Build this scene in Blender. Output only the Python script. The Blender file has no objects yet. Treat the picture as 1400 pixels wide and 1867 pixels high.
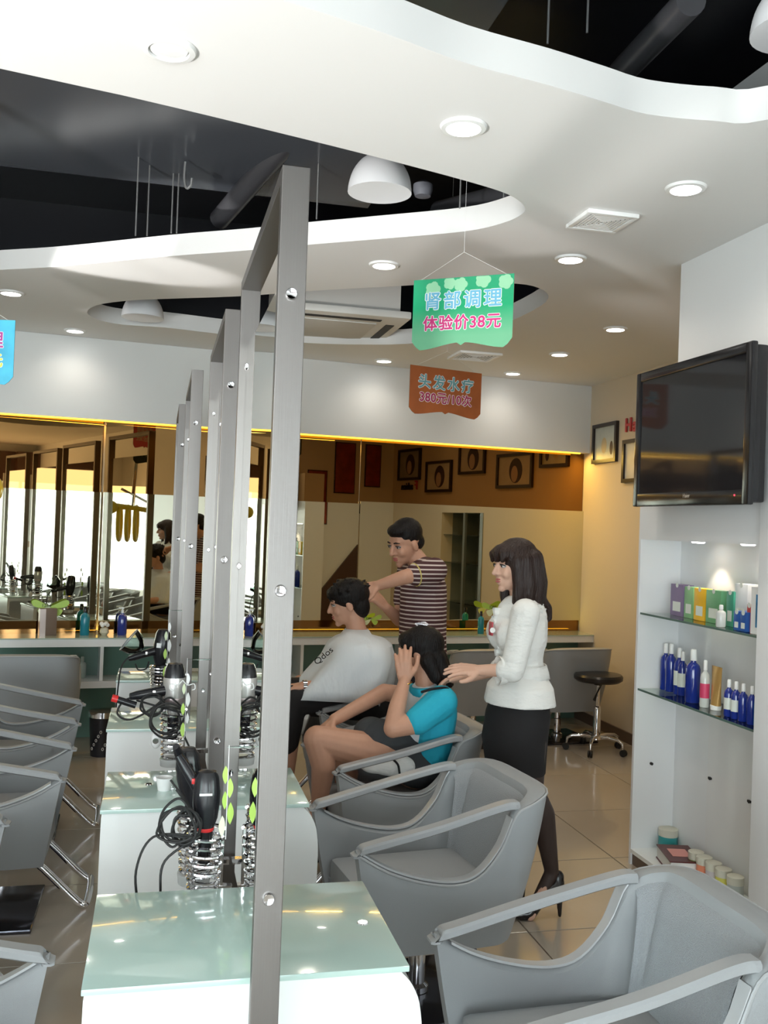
import bpy, bmesh, math, random
from mathutils import Vector, Matrix
V = Vector
PI = math.pi
random.seed(7)
SC = bpy.context.scene
COL = SC.collection

# ------------------------------------------------------------------ camera, world, lights, exposure
F_PX = 1725.0; EYE = 1.72
yaw, pitch, roll = math.radians(13.3), math.radians(.73), math.radians(2.1)
FW = V((math.sin(yaw)*math.cos(pitch), math.cos(yaw)*math.cos(pitch), math.sin(pitch)))
_r = V((math.cos(yaw), -math.sin(yaw), 0)); _u = _r.cross(FW)
RT = _r*math.cos(roll)+_u*math.sin(roll); UP = -_r*math.sin(roll)+_u*math.cos(roll)
cd = bpy.data.cameras.new('camera'); cam = bpy.data.objects.new('camera', cd); COL.objects.link(cam)
cd.sensor_fit = 'VERTICAL'; cd.sensor_height = 36; cd.lens = 36*F_PX/1867
cam.matrix_world = Matrix(((RT.x, UP.x, -FW.x, 0), (RT.y, UP.y, -FW.y, 0), (RT.z, UP.z, -FW.z, EYE), (0, 0, 0, 1)))
cd.clip_start = .05
SC.camera = cam

w = bpy.data.worlds.new('world'); SC.world = w; w.use_nodes = True
bg = w.node_tree.nodes['Background']; bg.inputs[0].default_value = (.80, .90, 1, 1); bg.inputs[1].default_value = 3.0

def area(name, loc, aim, sx, sy, power, col=(1, 1, 1)):
    l = bpy.data.lights.new(name, 'AREA'); l.shape = 'RECTANGLE'; l.size = sx; l.size_y = sy; l.energy = power; l.color = col
    o = bpy.data.objects.new(name, l); COL.objects.link(o); o.location = loc
    o.rotation_euler = (V(aim)-V(loc)).to_track_quat('-Z', 'Y').to_euler(); return o
def spot(name, loc, aim, power, ang, blend=.3, rad=.03, col=(1, 1, 1)):
    l = bpy.data.lights.new(name, 'SPOT'); l.energy = power; l.spot_size = math.radians(ang); l.spot_blend = blend; l.shadow_soft_size = rad; l.color = col
    o = bpy.data.objects.new(name, l); COL.objects.link(o); o.location = loc
    o.rotation_euler = (V(aim)-V(loc)).to_track_quat('-Z', 'Y').to_euler(); return o
# daylight through the shop window behind and to the left of the camera
area('window_daylight', (-.9, -4.75, 1.45), (.1, 4, 1.8), 5.0, 2.3, 135, (.93, .97, 1))
area('side_window_daylight', (-3.85, -1.6, 1.3), (.6, 2.2, 1.5), 3.6, 1.9, 85, (.93, .97, 1))
# added spots imitating sunlight thrown up off table tops on to the ceiling
spot('sun_bounce_fill', (-3.0, .6, .6), (-.7, 2.6, 3.05), 560, 62, .9, .25, (1, .98, .95))
spot('sun_glint_fill', (-3.3, 4.4, 1.3), (-.35, 5.2, 3.05), 420, 11, .3, .03, (1, .98, .95))  # narrow added spot, no fitting, for a bright patch of reflected sun
spot('sun_glint_fill', (-3.3, 4.9, 1.7), (-.30, 6.6, 3.05), 90, 4, .4, .02, (1, .98, .95))
SC.view_settings.view_transform = 'Standard'; SC.view_settings.look = 'None'
SC.view_settings.exposure = 0.85; SC.view_settings.gamma = 1

# ------------------------------------------------------------------ pixel helpers (photo frame 1400 x 1867)
def ray(x, y): return FW+RT*((x-700)/F_PX)-UP*((y-933.5)/F_PX)
EYEP = V((0, 0, EYE))
def at(x, y, d): return EYEP+ray(x, y)*d                 # at forward distance d
def onz(x, y, z): r = ray(x, y); return EYEP+r*((z-EYE)/r.z)
def onx(x, y, X): r = ray(x, y); return EYEP+r*(X/r.x)

# ------------------------------------------------------------------ materials
MATS = {}
def mat(name, col=(.8, .8, .8), rough=.5, metal=0, emit=None, es=1, spec=.5, trans=0, bump=None, coat=0, ior=1.45, alpha=1):
    if name in MATS: return MATS[name]
    m = bpy.data.materials.new(name); m.use_nodes = True; nt = m.node_tree; b = nt.nodes['Principled BSDF']
    b.inputs['Base Color'].default_value = (*col, 1); b.inputs['Roughness'].default_value = rough; b.inputs['Metallic'].default_value = metal
    b.inputs['Specular IOR Level'].default_value = spec; b.inputs['Transmission Weight'].default_value = trans; b.inputs['IOR'].default_value = ior
    b.inputs['Coat Weight'].default_value = coat; b.inputs['Alpha'].default_value = alpha
    if emit: b.inputs['Emission Color'].default_value = (*emit, 1); b.inputs['Emission Strength'].default_value = es
    if bump:   # (scale xyz, strength, colour variation)
        tc = nt.nodes.new('ShaderNodeTexCoord'); mp = nt.nodes.new('ShaderNodeMapping'); nz = nt.nodes.new('ShaderNodeTexNoise')
        mp.inputs['Scale'].default_value = bump[0]; nz.inputs['Scale'].default_value = 1; nz.inputs['Detail'].default_value = 3
        nt.links.new(tc.outputs['Object'], mp.inputs[0]); nt.links.new(mp.outputs[0], nz.inputs[0])
        bp = nt.nodes.new('ShaderNodeBump'); bp.inputs['Strength'].default_value = bump[1]; bp.inputs['Distance'].default_value = .01
        nt.links.new(nz.outputs[0], bp.inputs['Height']); nt.links.new(bp.outputs[0], b.inputs['Normal'])
        if len(bump) > 2:
            mx = nt.nodes.new('ShaderNodeMix'); mx.data_type = 'RGBA'
            mx.inputs[6].default_value = (*[c*(1-bump[2]) for c in col], 1); mx.inputs[7].default_value = (*[min(1, c*(1+bump[2])) for c in col], 1)
            nt.links.new(nz.outputs[0], mx.inputs[0]); nt.links.new(mx.outputs[2], b.inputs['Base Color'])
    MATS[name] = m; return m
def stripes(name, c1, c2, freq, duty, axis='Z', rough=.8):
    m = mat(name, c1, rough); nt = m.node_tree; b = nt.nodes['Principled BSDF']
    tc = nt.nodes.new('ShaderNodeTexCoord'); sp = nt.nodes.new('ShaderNodeSeparateXYZ'); nt.links.new(tc.outputs['Object'], sp.inputs[0])
    mu = nt.nodes.new('ShaderNodeMath'); mu.operation = 'MULTIPLY'; mu.inputs[1].default_value = freq; nt.links.new(sp.outputs[axis], mu.inputs[0])
    fr = nt.nodes.new('ShaderNodeMath'); fr.operation = 'FRACT'; nt.links.new(mu.outputs[0], fr.inputs[0])
    gt = nt.nodes.new('ShaderNodeMath'); gt.operation = 'LESS_THAN'; gt.inputs[1].default_value = duty; nt.links.new(fr.outputs[0], gt.inputs[0])
    mx = nt.nodes.new('ShaderNodeMix'); mx.data_type = 'RGBA'; mx.inputs[6].default_value = (*c1, 1); mx.inputs[7].default_value = (*c2, 1)
    nt.links.new(gt.outputs[0], mx.inputs[0]); nt.links.new(mx.outputs[2], b.inputs['Base Color']); return m
def thin_glass(name, col, refl=.12, tint=.85):
    m = bpy.data.materials.new(name); m.use_nodes = True; nt = m.node_tree; nt.nodes.clear()
    o = nt.nodes.new('ShaderNodeOutputMaterial'); mx = nt.nodes.new('ShaderNodeMixShader'); t = nt.nodes.new('ShaderNodeBsdfTransparent'); g = nt.nodes.new('ShaderNodeBsdfGlossy')
    f = nt.nodes.new('ShaderNodeFresnel'); f.inputs[0].default_value = 1.5
    t.inputs[0].default_value = (*col, 1); g.inputs['Roughness'].default_value = .03; g.inputs[0].default_value = (1, 1, 1, 1)
    nt.links.new(f.outputs[0], mx.inputs[0]); nt.links.new(t.outputs[0], mx.inputs[1]); nt.links.new(g.outputs[0], mx.inputs[2]); nt.links.new(mx.outputs[0], o.inputs[0])
    MATS[name] = m; return m

WHITE = mat('white_paint', (.80, .80, .79), .55)
CEIL = mat('ceiling_paint', (.80, .79, .775), .7)
CREAM = mat('cream_paint', (.70, .60, .46), .7, bump=((60, 60, 60), .05))
BLACKV = mat('black_void', (.012, .012, .016), .35)
GLOSSB = mat('glossy_black', (.06, .066, .078), .22)
STEEL = mat('brushed_steel', (.205, .19, .18), .42, 1, bump=((500, 500, 5), .03, .06))
CHROME = mat('chrome', (.8, .8, .82), .08, 1)
MIRROR = mat('mirror_silver', (.86, .88, .85), .004, 1)
CLEARM = mat('mirror_clear', (.70, .68, .54), .012, 1)
AMBER = mat('mirror_amber', (.27, .145, .05), .012, 1)
BRONZE = mat('bronze_glass', (.30, .16, .06), .05, 1)
LAMIN = mat('white_laminate', (.84, .85, .84), .25, coat=.3)
FROST = mat('frosted_green_glass', (.52, .68, .63), .12, coat=.6)
FROSTE = mat('green_glass_edge', (.60, .78, .70), .15)
TEAL = mat('teal_back_glass', (.13, .24, .20), .15)
VINYL = mat('grey_vinyl', (.33, .345, .355), .42, bump=((900, 900, 900), .25))
MESHF = mat('woven_grey_vinyl', (.36, .38, .40), .5, bump=((320, 320, 320), .6, .12))
PIPE = mat('grey_piping', (.40, .41, .42), .4)
ARMM = mat('grey_arm_pad', (.36, .37, .38), .32)
BLACKP = mat('black_plastic', (.015, .015, .018), .22)
RUBBER = mat('black_rubber', (.02, .02, .02), .6)
SILVERP = mat('silver_plastic', (.62, .60, .58), .25, .6)
REDP = mat('red_plastic', (.65, .03, .03), .3)
WHITEP = mat('white_plastic', (.85, .85, .84), .35)
LED = mat('lamp_disc', (1, 1, 1), .5, emit=(1, .98, .95), es=9)
LEDOFF = mat('lamp_glass', (.9, .9, .9), .2)
AMBLED = mat('amber_strip', (1, .6, .1), .5, emit=(1, .62, .05), es=1.3)
DKWOOD = mat('dark_frame', (.03, .022, .02), .35)
SKIN = mat('skin', (.56, .30, .20), .5, bump=((40, 40, 40), .05, .05))
SKINP = mat('skin_pale', (.62, .37, .27), .48, bump=((40, 40, 40), .05, .05))
HAIRB = mat('black_hair', (.006, .0045, .0045), .5, spec=.3, bump=((160, 160, 18), .7, .5))
HAIRR = mat('brown_hair', (.020, .0085, .006), .42, spec=.4, bump=((160, 160, 14), .7, .6))
LIP = mat('lip', (.45, .12, .11), .4)
EYEW = mat('eye_white', (.50, .46, .44), .2)
IRIS = mat('iris', (.02, .012, .01), .15)
COTTON = mat('white_cotton', (.80, .79, .76), .8, bump=((16, 16, 34), .95))
CAPEM = mat('white_cape_cloth', (.72, .76, .79), .6, bump=((18, 9, 7), .9))
BLKCLOTH = mat('black_cloth', (.012, .011, .012), .85)
CYAN = mat('turquoise_cloth', (.02, .42, .58), .8, bump=((22, 22, 22), .4))
STRIPE = stripes('striped_knit', (.075, .028, .030), (.62, .52, .48), 42, .33)
GLASS = thin_glass('clear_glass', (.88, .96, .93))
BLUEB = mat('blue_bottle', (.012, .03, .24), .12, coat=.5)
TEALB = mat('teal_bottle', (.01, .20, .28), .2)
GROUT = mat('grout', (.30, .26, .22), .8)

# ------------------------------------------------------------------ mesh helpers
class M:
    def __init__(s): s.b = bmesh.new()
    def box(s, a, b, bev=0):
        a, b = V(a), V(b); r = bmesh.ops.create_cube(s.b, size=1)
        for v in r['verts']: v.co = V([a[i]+(b[i]-a[i])*(v.co[i]+.5) for i in range(3)])
        if bev:
            es = list({e for v in r['verts'] for e in v.link_edges}); bmesh.ops.bevel(s.b, geom=es, offset=bev, segments=2, affect='EDGES', profile=.6)
        return s
    def cone(s, p, q, r0, r1, n=16, cap=True):
        p, q = V(p), V(q); d = q-p; L = d.length
        r = bmesh.ops.create_cone(s.b, cap_ends=cap, segments=n, radius1=r0, radius2=r1, depth=L)
        mt = Matrix.Translation((p+q)/2) @ d.to_track_quat('Z', 'Y').to_matrix().to_4x4()
        bmesh.ops.transform(s.b, matrix=mt, verts=r['verts']); return s
    def cyl(s, p, q, r, n=16): return s.cone(p, q, r, r, n)
    def sph(s, c, r, n=12, rot=None):
        if not hasattr(r, '__len__'): r = (r, r, r)
        k = bmesh.ops.create_uvsphere(s.b, u_segments=n, v_segments=max(6, n*2//3), radius=1)
        mt = Matrix.Translation(V(c)) @ (rot.to_4x4() if rot else Matrix()) @ Matrix.Diagonal((*r, 1))
        bmesh.ops.transform(s.b, matrix=mt, verts=k['verts']); return s
    def tube(s, pts, r, n=8, closed=False, flat=None):
        pts = [V(p) for p in pts]; N = len(pts); rings = []
        up = V((0, 0, 1)); prev = None
        for i, p in enumerate(pts):
            a = pts[(i-1) % N] if (i or closed) else p; c = pts[(i+1) % N] if (i < N-1 or closed) else p
            t = (c-a).normalized() if (c-a).length > 1e-9 else V((1, 0, 0))
            if prev is None:
                x = up.cross(t)
                if x.length < .1: x = V((1, 0, 0)).cross(t)
                x.normalize()
            else: x = (prev-t*prev.dot(t)).normalized()
            prev = x; y = t.cross(x)
            rr = r[i] if hasattr(r, '__len__') else r
            fx, fy = flat if flat else (1, 1)
            rings.append([s.b.verts.new(p+x*math.cos(2*PI*k/n+PI/n)*rr*fx+y*math.sin(2*PI*k/n+PI/n)*rr*fy) for k in range(n)])
        for i in range(N if closed else N-1):
            A, B = rings[i], rings[(i+1) % N]
            for k in range(n): s.b.faces.new((A[k], A[(k+1) % n], B[(k+1) % n], B[k]))
        if not closed: s.b.faces.new(rings[0][::-1]); s.b.faces.new(rings[-1])
        return s
    def lathe(s, prof, c=(0, 0, 0), n=24, sx=1, sy=1):
        c = V(c); rings = []
        for r, z in prof: rings.append([s.b.verts.new(c+V((max(r, 1e-4)*math.cos(2*PI*k/n)*sx, max(r, 1e-4)*math.sin(2*PI*k/n)*sy, z))) for k in range(n)])
        for A, B in zip(rings, rings[1:]):
            for k in range(n): s.b.faces.new((A[k], A[(k+1) % n], B[(k+1) % n], B[k]))
        s.b.faces.new(rings[0][::-1]); s.b.faces.new(rings[-1]); return s
    def prism(s, poly, off):
        """closed polygon of 3-d points extruded by vector off"""
        off = V(off); a = [s.b.verts.new(V(p)) for p in poly]; b = [s.b.verts.new(V(p)+off) for p in poly]; n = len(a)
        s.b.faces.new(a[::-1]); s.b.faces.new(b)
        for i in range(n): s.b.faces.new((a[i], a[(i+1) % n], b[(i+1) % n], b[i]))
        return s
    def grid(s, rows, closed=False):
        vs = [[s.b.verts.new(V(p)) for p in r] for r in rows]
        for A, B in zip(vs, vs[1:]):
            n = len(A)
            for k in range(n if closed else n-1): s.b.faces.new((A[k], A[(k+1) % n], B[(k+1) % n], B[k]))
        return vs
    def rot(s, m): bmesh.ops.transform(s.b, matrix=m, verts=s.b.verts); return s
    def mesh(s, name, smooth=True, angle=40):
        bmesh.ops.recalc_face_normals(s.b, faces=s.b.faces)
        me = bpy.data.meshes.new(name)
        if smooth:
            for f in s.b.faces: f.smooth = True
            ca = math.cos(math.radians(angle))
            for e in s.b.edges:
                if len(e.link_faces) == 2 and e.link_faces[0].normal.dot(e.link_faces[1].normal) < ca: e.smooth = False
        s.b.to_mesh(me); s.b.free(); return me
def obj(name, m, material, parent=None, loc=None, smooth=True, label=None, cat=None, group=None, kind=None):
    me = m.mesh(name, smooth) if isinstance(m, M) else m
    if material and not me.materials: me.materials.append(material)
    o = bpy.data.objects.new(name, me); COL.objects.link(o)
    if parent: o.parent = parent
    if loc is not None: o.location = loc
    if label: o['label'] = label
    if cat: o['category'] = cat
    if group: o['group'] = group
    if kind: o['kind'] = kind
    return o
def thing(name, label, cat, loc=(0, 0, 0), rz=0, group=None):
    o = bpy.data.objects.new(name, None); COL.objects.link(o); o.location = loc; o.rotation_euler = (0, 0, rz); o.empty_display_size = .1
    o['label'] = label; o['category'] = cat
    if group: o['group'] = group
    return o
def dup(root, loc, rz, label, group=None, scale=None):
    def cp(o, par):
        c = o.copy(); COL.objects.link(c)
        if par: c.parent = par
        for ch in list(o.children): cp(ch, c)
        return c
    r = cp(root, None); r.location = loc; r.rotation_euler = (0, 0, rz); r['label'] = label
    if group: r['group'] = group
    if scale: r.scale = scale
    return r
def spline(pts, k=6, closed=False):
    pts = [V(p) for p in pts]; n = len(pts); out = []
    R = range(n if closed else n-1)
    for i in R:
        p0 = pts[(i-1) % n] if (closed or i) else pts[0]; p1 = pts[i]; p2 = pts[(i+1) % n]; p3 = pts[(i+2) % n] if (closed or i < n-2) else pts[-1]
        for j in range(k):
            t = j/k; out.append(.5*((2*p1)+(p2-p0)*t+(2*p0-5*p1+4*p2-p3)*t*t+(3*p1-p0-3*p2+p3)*t*t*t))
    if not closed: out.append(pts[-1])
    return out
def text(name, s, size, material, parent, mtx, ext=.001, off=0.0, align='CENTER', label=None, track=1.0):
    c = bpy.data.curves.new(name, 'FONT'); c.body = s; c.size = size; c.extrude = ext; c.align_x = align; c.space_character = track; c.align_y = 'CENTER'
    t = bpy.data.objects.new('tmp', c); COL.objects.link(t); dg = bpy.context.evaluated_depsgraph_get(); me = bpy.data.meshes.new_from_object(t.evaluated_get(dg))
    bpy.data.objects.remove(t)
    if off > 1e-5:      # heavier strokes: the same letters laid down round a small circle
        bm = bmesh.new()
        for k in range(8 if off > .002 else 5):
            bm.from_mesh(me); n_ = len(me.vertices); bm.verts.ensure_lookup_table()
            for v in bm.verts[-n_:]: v.co += V((off*math.cos(k*6.2832/(8 if off > .002 else 5)), off*math.sin(k*6.2832/(8 if off > .002 else 5)), k*2e-6))
        bm.to_mesh(me); bm.free()
    me.materials.clear(); me.materials.append(material); me.transform(mtx)
    o = bpy.data.objects.new(name, me); COL.objects.link(o); o.parent = parent
    if label: o['label'] = label
    return o
def basis(o, x, y):
    x = V(x).normalized(); z = x.cross(V(y)).normalized(); y = z.cross(x)
    return Matrix(((x.x, y.x, z.x, o[0]), (x.y, y.y, z.y, o[1]), (x.z, y.z, z.z, o[2]), (0, 0, 0, 1)))
def struct(name, m, material, smooth=False, parent=None): return obj(name, m, material, parent, smooth=smooth, kind=None if parent else 'structure')

# ------------------------------------------------------------------ the room
XR = 3.80; XL = -4.0; YF = -5.0; HC = 3.05
TH = math.radians(6.5)
WD = V((math.cos(TH), math.sin(TH), 0)); WN = V((math.sin(TH), -math.cos(TH), 0))     # along the mirror wall, and out of it into the room
WC = V((XR, 8.11, 0))                                                                # where mirror wall and right wall meet
def wp(t, off, z): return WC-WD*t+WN*off+V((0, 0, z))                                  # t metres left of the corner, off in front
def wbox(m, t0, t1, o0, o1, z0, z1): 
    ps = [wp(t, o, z0) for t, o in ((t0, o0), (t1, o0), (t1, o1), (t0, o1))]; return m.prism(ps, (0, 0, z1-z0))

floor = struct('floor', M().box((XL-.2, YF-.2, -.10), (XR+.4, 8.8, -.012)), GROUT)
TILE = mat('floor_tile_stone', (.44, .385, .32), .13, bump=((1.6, 1.6, 1.6), .02, .10), coat=.3)
tme = M().box((-.397, -.397, -.012), (.397, .397, 0), .002).mesh('tile', False); tme.materials.append(TILE)
for i in range(10):
    for j in range(17):
        o = bpy.data.objects.new('floor_tile', tme); COL.objects.link(o); o.parent = floor; o.location = (-3.64+.8*i+.04, -4.6+.8*j, 0)

struct('wall_back', wbox(M(), -.3, 8.3, 0, -.15, 0, HC+.8), mat('amber_wall', (.60, .47, .28), .5))
# mirrors on the back wall: amber upper band, clear band in front, bronze strip below
SEAM = [.0, 2.18, 3.28, 4.27, 5.4, 7.6]
mw = thing('wall_mirror', 'long mirror wall of clear glass panels over amber mirror glass behind the counter', 'mirror')
for k in range(5):
    t0, t1 = SEAM[k]+.004, SEAM[k+1]-.004
    ex = 0 if k < 2 else math.radians(4.5)
    def pan(name, o, z0, z1, mt, th, t0=t0, t1=t1):
        tm = (t0+t1)/2; hw = (t1-t0)/2; c = wp(tm, o+math.sin(ex)*hw, 0)
        d = Matrix.Rotation(ex, 3, 'Z') @ WD; n = V((d.y, -d.x, 0))
        ps = [c+d*hw, c-d*hw, c-d*hw+n*th, c+d*hw+n*th]
        obj(name, M().prism([p+V((0, 0, z0)) for p in ps], (0, 0, z1-z0)), mt, mw, smooth=False)
    pan('amber_panel', .004, 1.80, 2.60, AMBER, .006)
    pan('clear_panel', .03, .90, 1.905 if k < 1 else 1.885, CLEARM, .008)
    pan('bronze_panel', .004, .80, .93, BRONZE, .006)

# right wall with its glass-shelved recess
def wallx(m, y0, y1, z0, z1, x0=XR, x1=XR+.15): return m.box((x0, y0, z0), (x1, y1, z1))
wr = M()
for a in ((4.0, 5.45, 0, HC+.8), (6.36, 8.6, 0, HC+.8), (5.45, 6.36, 0, .35), (5.45, 6.36, 1.88, HC+.8)): wallx(wr, *a)
struct('wall_right', wr, CREAM)
rec = thing('wall_recess', 'tall dark recess with glass shelves let into the cream side wall', 'recess')
obj('lining', M().box((XR+.15, 5.3, .3), (XR+.55, 5.45, 1.93)).box((XR+.15, 6.36, .3), (XR+.55, 6.5, 1.93)).box((XR+.5, 5.3, .3), (XR+.55, 6.5, 1.93)).box((XR+.15, 5.3, .25), (XR+.55, 6.5, .35)).box((XR+.15, 5.3, 1.88), (XR+.55, 6.5, 1.95)), mat('recess_paint', (.22, .23, .20), .5), rec, smooth=False)
for z in (.85, 1.3, 1.62): obj('shelf', M().box((XR+.03, 5.45, z), (XR+.5, 6.36, z+.01)), GLASS, rec, smooth=False)
obj('frame', M().box((XR-.01, 6.30, .35), (XR+.03, 6.36, 1.88)).box((XR-.01, 5.95, .35), (XR+.02, 5.99, 1.88)), mat('grey_metal', (.3, .33, .32), .3, .7), rec, smooth=False)
struct('baseboard_right', M().box((XR-.015, 4.2, 0), (XR, 8.10, .09)), mat('brown_skirting', (.14, .09, .065), .3))
# the block that holds the shelving, standing out from the right wall
XB = 2.447
struct('wall_block', M().box((XB, -5.0, 2.02), (XR+.1, 4.19, HC+.7)).box((2.68, -5.0, 0), (XR+.1, 4.19, 2.02)), mat('block_paint', (.80, .80, .80), .6))
struct('wall_left', M().box((XL-.15, YF, 0), (XL, -3.5, HC+.7)).box((XL-.15, .4, 0), (XL, 7.4, HC+.7)).box((XL-.15, -3.5, 0), (XL, .4, .3)).box((XL-.15, -3.5, 2.3), (XL, .4, HC+.7)), WHITE)
struct('wall_front', M().box((XL, YF-.15, 0), (-3.5, YF, HC+.7)).box((2.0, YF-.15, 0), (XR, YF, HC+.7)).box((-3.5, YF-.15, 2.65), (2.0, YF, HC+.7)), WHITE)
FRM = mat('window_metal', (.5, .5, .5), .4, .8)
def window(name, pts, horiz, z0, z1):
    m = M()
    for p in pts: m.box((p[0]-.03, p[1]-.03, z0), (p[0]+.03, p[1]+.03, z1))
    a, b = pts[0], pts[-1]
    for z in (z0, z1-.05): m.box((min(a[0], b[0])-.03, min(a[1], b[1])-.03, z), (max(a[0], b[0])+.03, max(a[1], b[1])+.03, z+.05))
    w_ = obj(name, m, FRM, smooth=False, kind='structure')
    for p, q in zip(pts, pts[1:]):
        obj('pane', M().box((min(p[0], q[0])-.004, min(p[1], q[1])-.004, z0+.04), (max(p[0], q[0])+.004, max(p[1], q[1])+.004, z1-.04)), GLASS, w_, smooth=False)
window('window_1', [(-3.45, YF-.08), (-1.7, YF-.08), (.1, YF-.08), (1.95, YF-.08)], True, .02, 2.65)
window('window_2', [(XL-.08, -3.45), (XL-.08, -1.55), (XL-.08, .35)], False, .3, 2.3)

# ceiling with three curved openings, a thin drop edge round each, and the black void above
def cz(pts, z=HC): return [onz(x, y, z) for x, y in pts]
near1 = cz([(0, 125), (250, 180), (500, 240), (700, 290), (850, 330), (925, 354), (955, 375)])
far1 = cz([(952, 390), (915, 407), (845, 422), (700, 435), (565, 446), (445, 457), (310, 467), (120, 485), (0, 492)])
near1 = [near1[0]+(near1[0]-near1[1]).normalized()*(near1[0].x+3.3)]+near1
dl = far1[-1]-far1[-2]; far1 = far1+[far1[-1]+dl, far1[-1]+dl*2.4, far1[-1]+dl*4.2+V((0, -.15, 0)), V((-3.4, far1[-1].y-1.2, HC))]
hole1 = spline(near1+far1, 4, True)
hole2 = spline(cz([(159, 570), (175, 557), (225, 549), (300, 545), (440, 540), (560, 531), (700, 523), (850, 515), (940, 517), (982, 525), (1000, 540), (985, 558), (932, 585), (880, 603), (830, 616), (740, 627), (650, 628), (555, 625), (450, 614), (393, 608), (300, 597), (225, 592), (180, 583)]), 3, True)
o3 = cz([(700, 60), (850, 115), (1000, 155), (1100, 185), (1180, 208), (1300, 220), (1400, 218)])
hole3 = spline([V((-1.0, 1.6, HC))]+cz([(200, -85), (400, -33), (515, 0)])+o3+[V((2.1, 2.2, HC)), V((2.25, 1.5, HC)), V((1.9, .3, HC)), V((.8, -.2, HC)), V((-.6, .7, HC))], 4, True)
m = M(); edges = []
for L in ([V((XL, YF, HC)), V((XR+.1, YF, HC)), V((XR+.1, 8.7, HC)), V((XL, 7.9, HC))], hole1, hole2, hole3):
    vs = [m.b.verts.new(p) for p in L]
    edges += [m.b.edges.new((vs[i], vs[(i+1) % len(vs)])) for i in range(len(vs))]
bmesh.ops.triangle_fill(m.b, edges=edges, use_beauty=True)
ceil = struct('ceiling', m, CEIL)
for nm, L in (('opening_edge', hole1), ('opening_edge', hole2), ('opening_edge', hole3)):
    c = sum(L, V())/len(L); mm = M()
    out = [p+(p-c).normalized()*.03 for p in L]; n = len(L)
    mm.grid([[p for p in L], [p+V((0, 0, .11)) for p in L], [p+V((0, 0, .11)) for p in out]], True)
    obj(nm, mm, CEIL, ceil, smooth=True)
obj('void_cover', M().box((XL-.1, YF-.1, 3.95), (XR+.4, 9, 4.0)).box((XL-.1, YF-.1, HC+.12), (XL+.3, 9, 4)).box((XL-.1, 7.2, HC+.12), (XR+.3, 9, 4)).box((XL-.1, YF-.1, HC+.12), (XR, YF+.2, 4)).box((2.9, YF, HC+.12), (XR+.3, 9, 4)), BLACKV, ceil, smooth=False)
obj('black_duct', M().box((-3.9, 1.6, 3.46), (1.05, 5.1, 3.9)), GLOSSB, ceil, smooth=False)
obj('pipe', M().cyl(at(560, 215, 4.3), at(400, 400, 5.2), .055), mat('dark_pipe', (.05, .05, .055), .3), ceil)
obj('pipe', M().cyl(at(1260, 0, 3.0), at(1130, 135, 3.6), .05), MATS['dark_pipe'], ceil)
obj('pipe', M().cyl(at(940, 350, 4.2), at(800, 385, 4.8), .05), MATS['dark_pipe'], ceil)
for x, y0, y1, d in ((247, 320, 430, 4.6), (268, 320, 430, 4.7), (322, 310, 425, 4.8), (312, 370, 425, 4.8), (577, 285, 400, 4.6), (838, 330, 380, 4.2), (918, 345, 365, 4.2), (1070, 0, 60, 3.2), (998, 0, 80, 3.2)):
    p, q = at(x, y0, d), at(x, y1, d); q.z = max(HC+.02, min(q.z, p.z)); obj('hanger_rod', M().cyl((q.x, q.y, 3.9), q, .004, 6), mat('rod_metal', (.3, .3, .3), .4, .6), ceil)
obj('hook', M().tube(spline([at(338, 295, 4.6), at(336, 325, 4.6), at(340, 343, 4.6), at(348, 338, 4.6), at(350, 325, 4.6)], 4), .006, 6), MATS['rod_metal'], ceil)
# soffit above the mirror wall
struct('trim_1', wbox(M(), -.05, 8.0, .005, .12, 2.437, HC-.001), mat('soffit_paint', (.78, .79, .78), .6))
st = obj('strip_light', wbox(M(), .10, 7.5, .085, .105, 2.425, 2.436), AMBLED, smooth=False, label='thin amber strip light along the underside of the white soffit', cat='light')
l = area('strip_glow', tuple(wp(1.2, .06, 2.41)), tuple(wp(1.2, -.05, 1.5)), 2.2, .04, 9, (1, .62, .12)); l.rotation_euler = (math.radians(-18), 0, TH)
area('strip_glow', tuple(wp(4.6, .06, 2.41)), tuple(wp(4.6, .02, 1.5)), 4.4, .04, 6, (1, .62, .12)).rotation_euler = (0, 0, TH)
area('counter_glow', tuple(wp(2.5, .02, .82)), tuple(wp(2.5, .1, 2)), 4.8, .03, 2.0, (1, .8, .1)).rotation_euler = (PI, 0, TH)

# ------------------------------------------------------------------ downlights, vents, pendants, air conditioner
def downlight(x, y, label, on=True, pw=9):
    p = onz(x, y, HC); t = thing('downlight', label, 'light', p, 0, None)
    obj('trim_ring', M().lathe([(.056, .004), (.058, -.012), (.074, -.010), (.079, -.001), (.075, .002)], n=28), WHITEP, t)
    obj('lamp_disc', M().lathe([(.001, -.010), (.052, -.007), (.056, .0)], n=24), LED if on else LEDOFF, t)
    if on: spot('downlight_beam', tuple(p+V((0, 0, -.03))), tuple(p+V((0, 0, -2))), pw, 150, .9, .05, (1, .90, .76))
downlight(308, 88, 'unlit round downlight in the overexposed ceiling at upper left', False)
downlight(845, 230, 'large lit round downlight nearest the camera, left of the vent')
downlight(1250, 342, 'lit round downlight in the ceiling nearest the white shelving wall')
downlight(1040, 471, 'lit round downlight just behind the square ceiling vent')
downlight(700, 482, 'lit round downlight directly below the large white pendant shade in the picture')
downlight(20, 533, 'lit round downlight at the far left edge of the ceiling')
downlight(1122, 599, 'lit round downlight nearest the upper end of the television')
downlight(1020, 645, 'lit round downlight between the green sign and the side wall, third row back')
downlight(700, 657, 'small lit downlight left of the orange sign beside the white soffit', True, 3)
downlight(935, 680, 'small lit downlight right of the orange sign beside the white soffit', True, 3)
downlight(137, 602, 'small lit downlight beside the soffit above the blue sign at the left', True, 3)
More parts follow.
